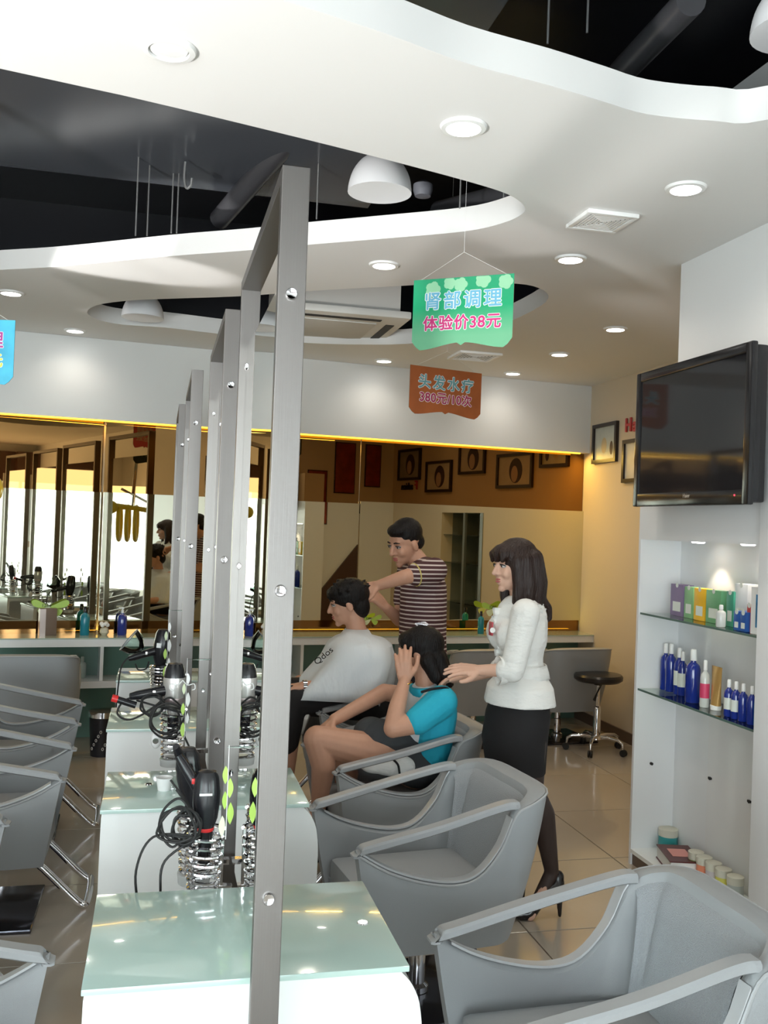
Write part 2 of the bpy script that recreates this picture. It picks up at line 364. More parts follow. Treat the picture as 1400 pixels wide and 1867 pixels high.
def vent(x, y, s, label, rz):
    t = thing('ceiling_vent', label, 'vent', onz(x, y, HC), rz)
    obj('vent_frame', M().box((-s, -s, -.018), (s, -s*.8, 0), .004).box((-s, s*.8, -.018), (s, s, 0), .004).box((-s, -s*.8, -.018), (-s*.8, s*.8, 0), .004).box((s*.8, -s*.8, -.018), (s, s*.8, 0), .004), WHITEP, t)
    obj('vent_back', M().box((-s*.8, -s*.8, -.003), (s*.8, s*.8, -.001)), mat('vent_dark', (.12, .11, .10), .7), t)
    for q in range(4):
        for k in range(6):
            r = s*.8*(k+1)/6.6; o = obj('louvre', M().box((r-.006, -r*.96, -.016), (r+.002, r*.96, -.012)), WHITEP, t, smooth=False); o.rotation_euler = (0, 0, q*PI/2)
vent(1097, 400, .115, 'square white louvred vent in the ceiling near the white shelving wall', 0)
vent(865, 648, .17, 'square white vent in the ceiling partly behind the green sign', 0)
DOME = mat('white_shade', (.82, .82, .84), .45)
def dome(p, r, label):
    t = thing('pendant_lamp', label, 'lamp', p)
    pr = [(r*math.cos(a), r*1.25*math.sin(a)) for a in [PI/2*i/12 for i in range(12)]]
    obj('shade', M().lathe([(r*.97, 0)]+pr+[(.02, r*1.25)]+[(x*.95+.0, z*.96-.002) for x, z in pr[::-1]][:-1]+[(r*.94, .002)], n=32), DOME, t)
    obj('bulb', M().sph((0, 0, r*.55), r*.22), WHITEP, t)
    obj('cord', M().cyl((0, 0, r*1.2), (0, 0, 3.94-p[2]), .006, 6), RUBBER, t)
dome(at(692, 352, 4.2), .142, 'large white dome pendant lamp hanging in the nearest black ceiling opening')
dome(at(260, 580, 6.4), .14, 'white dome pendant lamp at the left tip of the second ceiling opening')
dome(at(1452, 60, 3.0), .14, 'white dome pendant lamp cut off by the upper right picture edge')
obj('ceiling_speaker', M().lathe([(.002, -.03), (.04, -.028), (.05, 0), (.05, .03), (.02, .05)], n=20), mat('grey_speaker', (.25, .26, .3), .5), loc=at(771, 348, 4.8), label='small dark grey round fitting hanging behind the large pendant shade', cat='fitting')
ac = thing('air_conditioner', 'white ceiling cassette air conditioner in the second black ceiling opening behind the green sign', 'air conditioner', (1.13, 6.65, 3.10))
ACW = mat('ac_white', (.72, .70, .66), .5)
obj('panel', M().box((-.46, -.52, 0), (.46, .50, .05), .012), ACW, ac)
obj('housing', M().box((-.40, -.44, .05), (.40, .44, .35)), ACW, ac)
obj('grille', M().box((-.27, -.30, -.008), (.27, .28, 0), .003), mat('ac_grille', (.60, .58, .54), .6), ac)
for a, b in (((-.28, -.42), (.28, -.37)), ((-.28, .36), (.28, .40)), ((.34, -.28), (.40, .28)), ((-.40, -.28), (-.34, .28))): obj('air_slot', M().box((*a, -.004), (*b, .004)), RUBBER, ac, smooth=False)

# ------------------------------------------------------------------ back counter
ct = thing('back_counter', 'long white counter with green glass top running along the mirror wall', 'counter')
T1 = 8.0
obj('counter_body', wbox(wbox(M(), .0, T1, .0, .325, .735, .792), .0, T1, .01, .30, .425, .475), LAMIN, ct, smooth=False)
obj('glass_top', wbox(M(), .0, T1, .0, .335, .792, .802), mat('counter_glass', (.42, .50, .42), .08, coat=.5), ct, smooth=False)
obj('back_panel', wbox(M(), .0, T1, .003, .012, 0, .735), TEAL, ct, smooth=False)
for t in (.9, 1.8, 2.7, 3.6, 4.24, 5.2, 6.1, 7.0): obj('divider', wbox(M(), t-.012, t+.012, .012, .28, .475, .735), LAMIN, ct, smooth=False)
so = thing('wall_socket', 'white power socket on the teal panel under the counter', 'socket', wp(4.45, .012, .30), TH)
obj('plate', M().box((-.045, -.012, -.12), (.045, 0, .12), .004), WHITEP, so); obj('sockets', M().box((-.012, -.014, .05), (-.006, -.012, .07)).box((.006, -.014, .05), (.012, -.012, .07)), RUBBER, so)
def bottle(loc, h, r, m, label, capm=None, cat='bottle', group=None, pump=False, lab=None):
    t = thing('bottle', label, cat, loc, random.random(), group)
    obj('bottle_body', M().lathe([(r*.9, 0), (r, .006), (r, h*.62), (r*.85, h*.70), (r*.38, h*.76), (r*.36, h*.80)], n=20), m, t)
    if pump: obj('pump', M().lathe([(r*.3, h*.8), (r*.3, h*.9), (.006, h*.9), (.006, h*.97)]).box((-.03, -.006, h*.95), (.01, .006, h)), capm or WHITEP, t)
    else: obj('cap', M().lathe([(r*.42, h*.79), (r*.44, h*.80), (r*.40, h*.98), (r*.3, h)], n=16), capm or WHITEP, t)
    if lab: obj('paper_label', M().lathe([(r*1.01, h*.2), (r*1.015, h*.21), (r*1.015, h*.5), (r*1.01, h*.51)], n=20), lab, t)
    return t
def cpt(x, off=.16): # counter point under photo column x
    r = ray(x, 1155); P0 = wp(0, off, 0); s = ((P0-EYEP).dot(WN))/r.dot(WN); p = EYEP+r*s; p.z = .802; return p
bottle(cpt(154), .215, .035, TEALB, 'teal green bottle on the counter left of the blue bottle', BLACKP)
bottle(cpt(222), .21, .036, BLUEB, 'dark blue pump bottle on the counter in front of the mirror', mat('clear_cap', (.75, .78, .8), .2), pump=True)
bottle(cpt(876, .2), .195, .028, TEALB, 'teal green bottle on the counter between barber and stylist', BLACKP)
bx = thing('product_box', 'brown and silver product box standing on the left part of the counter', 'box', cpt(86), .3)
obj('carton', M().box((-.06, -.03, 0), (.06, .03, .20), .002), mat('brown_card', (.16, .11, .08), .5), bx); obj('silver_side', M().box((-.062, -.031, .0), (-.02, -.0305, .198)).box((-.0615, -.031, .0), (-.061, .031, .198)), mat('silver_card', (.6, .52, .5), .3, .5), bx)
fg = thing('small_ornament', 'small white flower shaped ornament on the counter between two bottles', 'ornament', cpt(190))
obj('vase', M().lathe([(.02, 0), (.035, .02), (.03, .05), (.015, .06)], n=14), mat('pale_glass', (.6, .55, .42), .1), fg)
fm = M()
for k in range(6): fm.sph((.022*math.cos(k), .022*math.sin(k), .075+.01*(k % 2)), .016, 8)
obj('flower', fm, WHITEP, fg)
bottle(wp(4.37, .12, .475), .16, .03, mat('pale_bottle', (.45, .52, .48), .5), 'pale white squeeze bottle standing in the teal cubby under the counter', mat('pale_bottle', ()))
bin_ = thing('trash_bin', 'black patterned waste bin with chrome rim under the counter', 'bin', (-.335, 7.05, 0))
obj('bin_body', M().lathe([(.085, 0), (.10, .28), (.094, .28), (.08, .01)], n=28), mat('bin_black', (.02, .02, .025), .3), bin_)
obj('rim', M().lathe([(.094, .275), (.104, .275), (.104, .315), (.094, .315)], n=28), CHROME, bin_)
for k in range(9): obj('printed_ring', M().tube([V((.097*math.cos(a), .097*math.sin(a), 0))+V((0, 0, .06+.03*(k % 5)+.010*math.sin(6.3*j/8))) for j in range(9) for a in [-PI/2-.8+k*.17+.07*math.cos(6.3*j/8)]], .0022, 5), WHITEP, bin_)
# butterfly notices stuck on the clear mirror
GRN = mat('leaf_green', (.42, .62, .12), .5); GRL = mat('leaf_pale', (.72, .80, .55), .5)
def butterfly(x, y, s, label):
    r = ray(x, y); P0 = wp(0, .12, 0); q = EYEP+r*(((P0-EYEP).dot(WN))/r.dot(WN))
    t = thing('butterfly_notice', label, 'notice', q, TH)
    for sg in (-1, 1):
        up = spline([(0, 0, -.005), (sg*.25*s, 0, .10*s), (sg*.72*s, 0, .32*s), (sg*.95*s, 0, .24*s), (sg*.82*s, 0, -.02*s), (sg*.3*s, 0, -.12*s)], 4, True)
        lo = spline([(0, 0, -.02*s), (sg*.35*s, 0, -.12*s), (sg*.62*s, 0, -.22*s), (sg*.5*s, 0, -.48*s), (sg*.3*s, 0, -.5*s), (sg*.08*s, 0, -.2*s)], 4, True)
        obj('wing', M().prism(up, (0, -.003, 0)), GRN, t, smooth=False); obj('wing', M().prism(lo, (0, -.004, 0)), GRL if sg < 0 else GRN, t, smooth=False)
    text('lettering', '1280', .25*s, BLACKP, t, basis((-.2*s, -.006, .03*s), (1, 0, 0), (0, 0, 1)))
butterfly(92, 1105, .14, 'green butterfly shaped price notice on the mirror above the brown box')
butterfly(903, 1108, .14, 'green butterfly shaped price notice on the mirror beside the teal bottle')
butterfly(676, 1128, .10, 'green butterfly shaped notice partly hidden by the man having his hair cut')

# ------------------------------------------------------------------ framed pictures and letters on the right wall
def picture(y0, y1, z0, z1, label, seed):
    t = thing('framed_picture', label, 'picture', (XR, 0, 0)); m = M(); f = .032
    m.box((-.03, y0, z0), (0, y0+f, z1)).box((-.03, y1-f, z0), (0, y1, z1)).box((-.03, y0+f, z0), (0, y1-f, z0+f)).box((-.03, y0+f, z1-f), (0, y1-f, z1)); obj('picture_frame', m, DKWOOD, t, smooth=False)
    obj('print', M().box((-.012, y0+f, z0+f), (-.004, y1-f, z1-f)), mat('pale_print_'+'abcde'[seed], ((.55, .6, .56), (.62, .6, .55), (.6, .55, .48), (.6, .58, .52), (.35, .36, .34))[seed], .4, bump=((7, 7, 7), 0, .25)), t, smooth=False)
    yc, zc = (y0+y1)/2, (z0+z1)/2
    dk = mat('print_dark', (.06, .04, .04), .5); sk = mat('print_skin', (.55, .42, .36), .5)
    def ell(a, b, r1, r2, e, mt, nm): obj(nm, M().prism([(-.012-e, yc+a+r1*math.cos(2*PI*k/20), zc+b+r2*math.sin(2*PI*k/20)) for k in range(20)], (-.001, 0, 0)), mt, t, smooth=False)
    if seed == 0: ell(.02, -.02, .05, .07, .0, mat('print_gold', (.6, .5, .3), .5), 'printed_face'); ell(-.12, -.05, .03, .06, 0, dk, 'printed_hair')
    else: ell(.02, .0, .12, .13, 0, dk, 'printed_hair'); ell(.0, -.035, .06, .085, .0015, sk, 'printed_face')
picture(7.43, 7.89, 2.33, 2.68, 'framed pale print on the side wall closest to the mirror corner', 0)
picture(6.66, 7.31, 2.14, 2.50, 'framed hair portrait on the side wall half hidden by the television', 1)
picture(5.87, 6.42, 2.31, 2.66, 'framed portrait on the side wall, third from the mirror corner, seen in the mirror', 2)
picture(5.10, 5.71, 2.12, 2.49, 'framed tilted-head portrait on the side wall above the glass-shelved recess, seen in the mirror', 3)
picture(4.36, 4.95, 2.28, 2.67, 'dark framed print on the side wall farthest from the mirror corner, seen in the mirror', 4)
wl = thing('wall_lettering', 'red and black Hair lettering on the side wall between the framed prints', 'lettering')
RED = mat('letter_red', (.55, .05, .05), .4)
text('letter', 'H', .16, RED, wl, basis((XR-.012, 7.24, 2.62), (0, -1, 0), (0, 0, 1)), .006, .004)
text('letter', 'air', .16, RED, wl, basis((XR-.012, 7.08, 2.615), (0, -1, 0), (0, 0, 1)), .006, .004)
wl2 = thing('wall_lettering', 'red and black Fashion lettering below the dark print on the side wall', 'lettering')
text('letter', 'F', .15, RED, wl2, basis((XR-.012, 4.85, 2.21), (0, -1, 0), (0, 0, 1)), .006, .004)
text('letter', 'ashion', .12, BLACKP, wl2, basis((XR-.012, 4.61, 2.20), (0, -1, 0), (0, 0, 1)), .006, .003)
# end face of the block: red pictures and a sloping brown stair side, seen only in the mirror
for x0, x1, z0, z1, lb in ((2.62, 2.86, 1.70, 2.35, 'narrow dark red picture hanging at the outer side of the block end wall'), (2.98, 3.24, 2.1, 2.72, 'dark red picture hanging in the middle of the block end wall'), (3.4, 3.6, 2.2, 2.72, 'small dark brown picture hanging near the corner of the block end wall')):
    t = thing('red_picture', lb, 'picture', (0, 4.19, 0))
    obj('print', M().box((x0, .0, z0), (x1, .02, z1), .003), mat('red_print', (.30, .05, .03), .4, bump=((9, 9, 9), 0, .6)), t); obj('border', M().box((x0-.012, 0, z0-.012), (x1+.012, .012, z1+.012)), DKWOOD, t)
obj('stair_side', M().prism([(2.70, 4.195, .0), (3.3, 4.195, .9), (3.3, 4.195, 1.45), (2.69, 4.195, .72)], (0, .03, 0)), mat('brown_board', (.08, .04, .03), .4), smooth=False, label='sloping dark brown stair side board on the end wall of the block', cat='stair')

# ------------------------------------------------------------------ shelving cabinet and television
XC = XB; YN = 3.47; YE = 4.50; ZT = 1.69
cb = thing('display_cabinet', 'tall white display cabinet with lit niche and glass shelves on the right', 'cabinet')
CAB = mat('cabinet_white', (.80, .81, .82), .45)
obj('carcass', M().box((XC, YE, .0), (2.70, YE+.02, 2.3)).box((XC+.235, 3.3, .07), (2.70, YE, 2.3)).box((XC, 3.3, ZT), (XC+.235, YE, 2.3)).box((XC, 3.30, .0), (XC+.235, YN, ZT)).box((XC-.001, -1, 0), (2.69, 3.3, 2.02)), CAB, cb, smooth=False)
obj('bottom_shelf', M().box((XC, YN, .06), (XC+.235, YE, .08)), LAMIN, cb, smooth=False)
obj('plinth', M().box((XC+.01, YN, 0), (XC+.235, YE+.01, .06)), MATS['brown_skirting'], cb, smooth=False)
obj('corner_post', M().box((XC-.03, 3.2, .0), (XC+.0, 3.455, 2.5), .003), CAB, cb)
SHG = mat('shelf_edge', (.10, .16, .14), .1)
for z in (1.30, .905):
    s_ = obj('glass_shelf', M().box((XC+.012, YN+.003, z), (XC+.23, YE-.003, z+.008)), GLASS, cb, smooth=False)
    obj('shelf_edge', M().box((XC+.008, YN+.003, z-.001), (XC+.012, YE-.003, z+.009)), SHG, s_, smooth=False)
for y in (3.72, 4.12):
    s_ = obj('puck_light', M().lathe([(.002, -.008), (.028, -.007), (.034, 0)], n=16), LED, cb, loc=(XC+.10, y, ZT))
    spot('puck_beam', (XC+.12, y, ZT-.012), (XC+.20, y, ZT-.5), 2.2, 75, .5, .012, (1, .85, .68))
for y, z in ((3.84, .51), (4.16, .53)): obj('shelf_pin', M().cyl((XC+.225, y, z), (XC+.236, y, z), .008, 8).box((XC+.226, y-.012, z-.004), (XC+.234, y+.012, z+.006)), RUBBER, cb)
obj('shelf_pin', M().cyl((XC+.10, YE-.012, .52), (XC+.10, YE, .52), .008, 8), RUBBER, cb)
def sh(x, y, z, dx=.10): # position on a shelf under photo point
    p = onz(x, y, z); return V((XC+dx, max(YN+.04, min(YE-.04, onx(x, y, XC+dx).y)), z))
def carton(x0, x1, h, z, dx, col, label, name='product_box'):
    a, b = onx(x0, 1100, XC+dx).y, onx(x1, 1100, XC+dx).y
    t = thing(name, label, 'box', (XC+dx, (a+b)/2, z)); wy = abs(a-b)/2
    obj('carton', M().box((0, -wy, 0), (.06, wy, h), .0015), mat('card_'+name+str(int(x0)), col, .4, bump=((14, 14, 14), 0, .15)), t)
    obj('printed_panel', M().box((-.0008, -wy*.6, h*.15), (0, wy*.6, h*.45)), mat('card_pale', (.72, .76, .7), .4), t); obj('tab', M().cyl((-.0008, 0, h*.97), (.0, 0, h*.97), .012, 12), MATS['card_pale'], t)
Z1 = 1.309; Z2 = .914
carton(1222, 1245, .16, Z1, .12, (.23, .17, .30), 'purple product box at the left end of the upper glass shelf')
carton(1247, 1263, .155, Z1, .12, (.22, .45, .22), 'green product box between purple and yellow boxes on the upper shelf')
carton(1265, 1285, .155, Z1, .11, (.85, .48, .03), 'yellow orange product box on the upper glass shelf')
carton(1287, 1314, .155, Z1, .11, (.16, .40, .20), 'wide green product box right of the yellow box on the upper shelf')
carton(1324, 1337, .16, Z1, .11, (.05, .30, .20), 'narrow dark green product box left of the tall white box')
carton(1339, 1362, .20, Z1, .12, (.70, .74, .76), 'tall pale white product box behind the small blue boxes')
carton(1338, 1349, .085, Z1, .04, (.02, .10, .38), 'small blue box with round mark, left one of the pair on the upper shelf', 'blue_box')
carton(1350, 1361, .085, Z1, .04, (.02, .10, .38), 'small blue box with round mark, right one of the pair on the upper shelf', 'blue_box')
carton(1362, 1370, .12, Z1, .06, (.55, .06, .06), 'red product box beside the small blue boxes on the upper shelf')
t = thing('product_box', 'large white box with blue water picture at the right end of the upper shelf', 'box', (XC+.03, 3.53, Z1))
obj('carton', M().box((0, -.055, 0), (.06, .055, .20), .0015), WHITEP, t); obj('printed_panel', M().box((-.001, -.05, .03), (0, .02, .17)), mat('water_print', (.05, .22, .42), .3, bump=((20, 20, 20), 0, .7)), t)
bottle(sh(1314, 1130, Z1, .05), .10, .022, mat('clear_bottle', (.6, .62, .6), .1), 'small clear bottle with white cap in front of the wide green box')
for k, (x, y, h, r, lb) in enumerate(((1212, 1255, .24, .027, 'tall blue bottle at the far left of the lower glass shelf'), (1222, 1258, .245, .028, 'tall blue bottle second from left on the lower shelf'), (1237, 1262, .235, .027, 'tall blue bottle with paper label, third on the lower shelf'), (1243, 1266, .22, .024, 'clear blue spray bottle squeezed between tall blue bottles'), (1262, 1272, .255, .036, 'widest blue bottle with white cap on the lower glass shelf'))):
    bottle(sh(x, y, Z2, .14 if k < 4 else .09), h, r, BLUEB, lb, WHITEP, lab=mat('card_pale', ()) if k in (2, 3) else None)
bottle(sh(1284, 1278, Z2, .08), .22, .022, mat('clear_bottle', ()), 'clear spray bottle with pink label left of the gold tube', WHITEP, lab=mat('pink_label', (.65, .06, .15), .4))
t = thing('cream_tube', 'gold squeeze tube standing on its cap on the lower glass shelf', 'tube', sh(1305, 1282, Z2, .10))
tb = M(); tb.grid([[(math.cos(a)*(.022-.018*k/4), math.sin(a)*(.028+.014*k/4), .02+.18*k/4) for a in [2*PI*j/18 for j in range(18)]] for k in range(5)], True); obj('tube_body', tb, mat('gold_tube', (.50, .30, .10), .3, .3), t)
obj('tube_cap', M().lathe([(.024, 0), (.026, .02), (.022, .022)], n=18), WHITEP, t)
for k, (x, lb) in enumerate(((1328, 'small blue bottle with white label nearest the gold tube'), (1341, 'small blue bottle second from the gold tube'), (1354, 'small blue bottle third from the gold tube'), (1370, 'small blue bottle fourth from the gold tube'), (1383, 'small teal blue bottle at the right end of the lower glass shelf'))):
    bottle(sh(x, 1290+k*6, Z2, .07), .165, .021, BLUEB if k < 4 else TEALB, lb, WHITEP, lab=MATS['card_pale'] if k < 2 else None)
def jar(x, y, r, h, c1, label, dx=.10):
    t = thing('cream_jar', label, 'jar', sh(x, y, .08, dx)); obj('jar_body', M().lathe([(r, 0), (r*1.02, .004), (r, h*.7), (r*.9, h*.72)], n=20), mat('jar_'+str(int(x)), c1, .35), t); obj('lid', M().lathe([(r*1.05, h*.68), (r*1.05, h), (r*.95, h*1.02)], n=20), mat('jar_lid', (.62, .60, .50), .4), t)
jar(1206, 1545, .048, .11, (.04, .32, .33), 'teal jar behind the white book box on the bottom shelf', .19)
jar(1268, 1590, .036, .105, (.30, .48, .15), 'small green labelled jar beside the book box on the bottom shelf', .15)
jar(1283, 1600, .036, .105, (.75, .25, .14), 'small orange labelled jar second in the row on the bottom shelf', .15)
jar(1300, 1608, .036, .105, (.55, .50, .52), 'small pale labelled jar third in the row on the bottom shelf', .15)
jar(1318, 1618, .036, .105, (.65, .60, .12), 'small yellow labelled jar fourth in the row on the bottom shelf', .15)
jar(1340, 1625, .036, .105, (.45, .48, .45), 'small grey labelled jar fifth in the row on the bottom shelf', .15)
carton(1352, 1384, .05, .08, .05, (.02, .14, .07), 'dark green box lying at the right end of the bottom shelf', 'green_box')
t = thing('boxed_book', 'thick white book with dark red cover lying on the bottom shelf', 'book', (XC+.04, 4.24, .08), -.25)
obj('pages', M().box((0, -.12, .006), (.15, .12, .062)), mat('page_white', (.75, .75, .72), .7), t, smooth=False)
obj('cover', M().box((-.004, -.124, 0), (.155, .124, .006)).box((-.004, -.124, .062), (.155, .124, .068)), mat('cover_red', (.10, .02, .02), .35), t, smooth=False)
obj('cover_label', M().box((.03, -.05, .068), (.12, .06, .069)), mat('cover_pink', (.7, .3, .26), .5), t, smooth=False)

tv = thing('television', 'black flat screen television mounted on the white wall above the cabinet', 'television', (2.30, 3.85, 2.185))
TVB = mat('tv_black', (.012, .012, .014), .18)
W2, H2 = .478, .333
m = M(); m.box((0, -W2, -H2), (.028, -W2+.045, H2), .008).box((0, W2-.045, -H2), (.028, W2, H2), .008).box((0, -W2+.04, H2-.045), (.028, W2-.04, H2), .008).box((0, -W2+.04, -H2), (.028, W2-.04, -H2+.065), .008); obj('bezel', m, TVB, tv)
obj('screen', M().box((.008, -W2+.04, -H2+.06), (.02, W2-.04, H2-.04)), mat('tv_screen', (.018, .018, .02), .06), tv, smooth=False)
obj('rear_housing', M().box((.025, -W2+.01, -H2+.01), (.085, W2-.01, H2-.01), .012), TVB, tv)
obj('wall_bracket', M().box((.085, -.15, -.12), (.147, .15, .12), .004), RUBBER, tv)
text('lettering', 'Haier', .026, SILVERP, tv, basis((-.001, -.02, -H2+.045), (0, -1, 0), (0, 0, 1)), .0005)
obj('power_light', M().sph((-.001, -W2+.09, -H2+.04), .004, 8), mat('red_led', (.5, .02, .05), .4, emit=(1, .05, .1), es=1), tv)

# ------------------------------------------------------------------ hanging price signs
def sign(tl, tr, h, front, back, l1, l2, c1, c2, label, d0, d1, flowers=False, bc=None):
    a, b = at(*tl, d0), at(*tr, d1); b.z = a.z = (a.z+b.z)/2; wd = (b-a).length; X = (b-a)/wd; t = thing('price_sign', label, 'sign', (a+b)/2, math.atan2(X.y, X.x)); hw = wd/2
    m_ = []
    for k in range(25):
        u = k/24*2-1; au = abs(u)
        z = -h+.0*h+(-.045*h if au < .01 else 0)+(.05*h*math.cos(au*PI*1.15) if au < .87 else .05*h*math.cos(PI)+(au-.87)/.13*.14*h)
        m_.append((u*hw, z-.04*h))
    poly = [(-hw, 0, 0)]+[(x, 0, z) for x, z in m_]+[(hw, 0, 0)]
    obj('card', M().prism([(x, -.0005, z) for x, y, z in poly], (0, -.0015, 0)), front, t, smooth=False)
    obj('card_back', M().prism([(x, .0005, z) for x, y, z in poly], (0, .0015, 0)), back, t, smooth=False)
    for k, (s_, z, cc, sz) in enumerate(((l1, -.36*h, c1,     .18*wd), (l2, -.70*h, c2, (.150 if len(l2) > 5 and not l2[0].isdigit() else .145)*wd))):
        for nm, off, y, mt_ in (('letter_outline', .0095*wd, -.0024, mat('paper_white', (.85, .85, .85), .6)), ('lettering', .0038*wd, -.0034, cc)):
            text(nm, s_, sz, mt_, t, basis((0, y, z), (1, 0, 0), (0, 0, 1)), .0003, off, track=1.22 if k == 0 else 1.08)
        text('lettering', s_, sz, bc or mat('back_ink', (.55, .65, .5), .6), t, basis((0, .0025, z), (-1, 0, 0), (0, 0, 1)), .0003, .001)
    if flowers:
        for fx, fz, fs in ((-.30, -.10, .085), (-.13, -.05, .07), (-.02, -.07, .075), (.20, -.04, .085), (.42, -.07, .08)):
            m = M()
            for k in range(5): m.prism([(fx*wd+fs*wd*.45*math.cos(k*1.257)+fs*wd*.48*math.cos(j*.63), -.0022, fz*wd+fs*wd*.45*math.sin(k*1.257)+min(fs*wd*.48*math.sin(j*.63), -fz*wd-fs*wd*.45*math.sin(k*1.257)-.002)) for j in range(10)], (0, -.0002-k*.00003, 0))
            obj('printed_flower', m, mat('flower_green', (.30, .62, .38), .6), t, smooth=False)
    for u in (-.85, .0, .85):
        if u: obj('thread', M().tube([(u*hw, 0, 0), (0, 0, .11)], .0008, 4), WHITEP, t)
    obj('thread', M().tube([(0, 0, .11), (0, 0, 3.951-a.z)], .0008, 4), WHITEP, t)
    return t
def grad(name, c1, c2, z0, z1):
    m = mat(name, c1, .45); nt = m.node_tree; b = nt.nodes['Principled BSDF']; tc = nt.nodes.new('ShaderNodeTexCoord'); sp = nt.nodes.new('ShaderNodeSeparateXYZ'); mr = nt.nodes.new('ShaderNodeMapRange'); r = nt.nodes.new('ShaderNodeValToRGB')
    nt.links.new(tc.outputs['Object'], sp.inputs[0]); nt.links.new(sp.outputs[2], mr.inputs[0]); mr.inputs[1].default_value = z0; mr.inputs[2].default_value = z1
    r.color_ramp.elements[0].color = (*c2, 1); r.color_ramp.elements[1].color = (*c1, 1); e = r.color_ramp.elements.new(.5); e.color = (*[(c1[i]+c2[i])*.5 for i in range(3)], 1) if name != 'sign_green' else (.0, .36, .15, 1)
    nt.links.new(mr.outputs[0], r.inputs[0]); nt.links.new(r.outputs[0], b.inputs['Base Color']); return m
PINK = mat('ink_pink', (.62, .03, .20), .5); SKY = mat('ink_sky', (.15, .44, .62), .5); YEL = mat('ink_yellow', (.70, .75, .10), .5)
sign((755, 512), (938, 498), .29, grad('sign_green', (.02, .34, .16), (.16, .48, .27), -.26, 0), mat('sign_pinkback', (.62, .10, .12), .5), '肾部调理', '体验价38元', SKY, PINK, 'green hanging price sign with pale flowers printed along its top', 4.24, 4.06, True)
sign((748, 666), (878, 680), .27, mat('sign_orange', (.40, .11, .03), .45, bump=((6, 6, 6), 0, .35)), mat('sign_darkback', (.05, .09, .06), .5), '头发水疗', '380元/10次', mat('ink_teal', (.16, .36, .38), .5), mat('ink_wine', (.42, .03, .10), .5), 'orange brown hanging price sign below the green one', 5.74, 5.98)
sign((-150, 572), (28, 590), .27, mat('sign_blue', (.08, .50, .80), .45, bump=((8, 8, 8), 0, .45)), mat('sign_darkback', ()), '头部调理', '体验价38元', mat('ink_purple', (.45, .06, .30), .5), YEL, 'blue hanging price sign cut off by the left picture edge', 4.3, 4.3)

# ------------------------------------------------------------------ work tables and mirror frames in the middle
def table(xc, y0, y1, label, w=.70):
    t = thing('work_table', label, 'table', (xc, y0, 0), 0, 'white work tables in the middle row'); d = y1-y0; hw = w/2
    prof = [0, 0, 0, 0, (hw-.03, .735), (hw-.0, .70), (hw+.02, .64), (hw+.025, .5), (hw+.01, 0)]
    prof = spline([(p[0], 0, p[1]) for p in prof[4:]], 4); left = spline([(p[0], 0, p[1]) for p in [(-hw-.004, 0), (-hw-.002, .4), (-hw, .72), (-hw+.008, .735)]], 4)
    outer = [V((p.x, 0, min(p.z, .735))) for p in left+prof]; inner = [V((p.x*.93, 0, p.z*.955)) for p in outer]; inner[0].z = inner[-1].z = 0
    m = M(); m.grid([outer, [p+V((0, d, 0)) for p in outer], [p+V((0, d, 0)) for p in inner], inner, outer])
    obj('table_body', m, LAMIN, t)
    obj('front_panel', M().prism([p+V((0, -.001, 0)) for p in outer], (0, .02, 0)), LAMIN, t)
    obj('glass_top', M().box((-hw-.004, -.012, .737), (hw-.012, d+.008, .750), .002), FROST, t)
    return t
table(.235, 2.03, 2.51, 'nearest white work table with frosted green glass top')
table(.20, 3.24, 3.70, 'second white work table, its green glass top behind the black hair dryer')
table(.155, 4.45, 4.93, 'third white work table from the camera, by the silver hair dryer')
table(.14, 5.75, 6.20, 'farthest white work table with only a strip of green top showing')
def frame(xc, y0, y1, label):
    t = thing('mirror_frame', label, 'mirror', (xc, y0, 0), 0, 'steel mirror frames in the middle row'); L = y1-y0; H = 2.43
    obj('post', M().box((-.028, 0, 0), (.028, .030, H), .0015), STEEL, t, smooth=False); obj('post', M().box((-.028, L-.03, 0), (.028, L, H), .0015), STEEL, t, smooth=False)
    obj('top_bar', M().box((-.028, .03, H-.03), (.028, L-.03, H), .0015), STEEL, t, smooth=False)
    obj('mirror_glass', M().box((-.006, .032, .765), (.006, L-.032, H-.20)), MIRROR, t, smooth=False)
    for z in (2.172, 1.58, .97):
        for y, s in ((0, -1), (L-.03, -1)):
            b = obj('bolt', M().lathe([(.012, 0), (.012, .005), (.0105, .007), (.004, .0055)], n=24).rot(Matrix.Rotation(PI/2, 4, 'X')), CHROME, t, loc=(-.001, y, z))
    return t
frame(.239, 1.88, 2.86, 'nearest tall brushed steel mirror frame, its front post crossing the whole picture')
frame(.217, 3.24, 4.22, 'second tall brushed steel mirror frame behind the nearest one')
frame(.150, 4.64, 5.70, 'third brushed steel mirror frame from the camera')
frame(.118, 6.10, 7.10, 'farthest brushed steel mirror frame, mostly hidden by the third one')

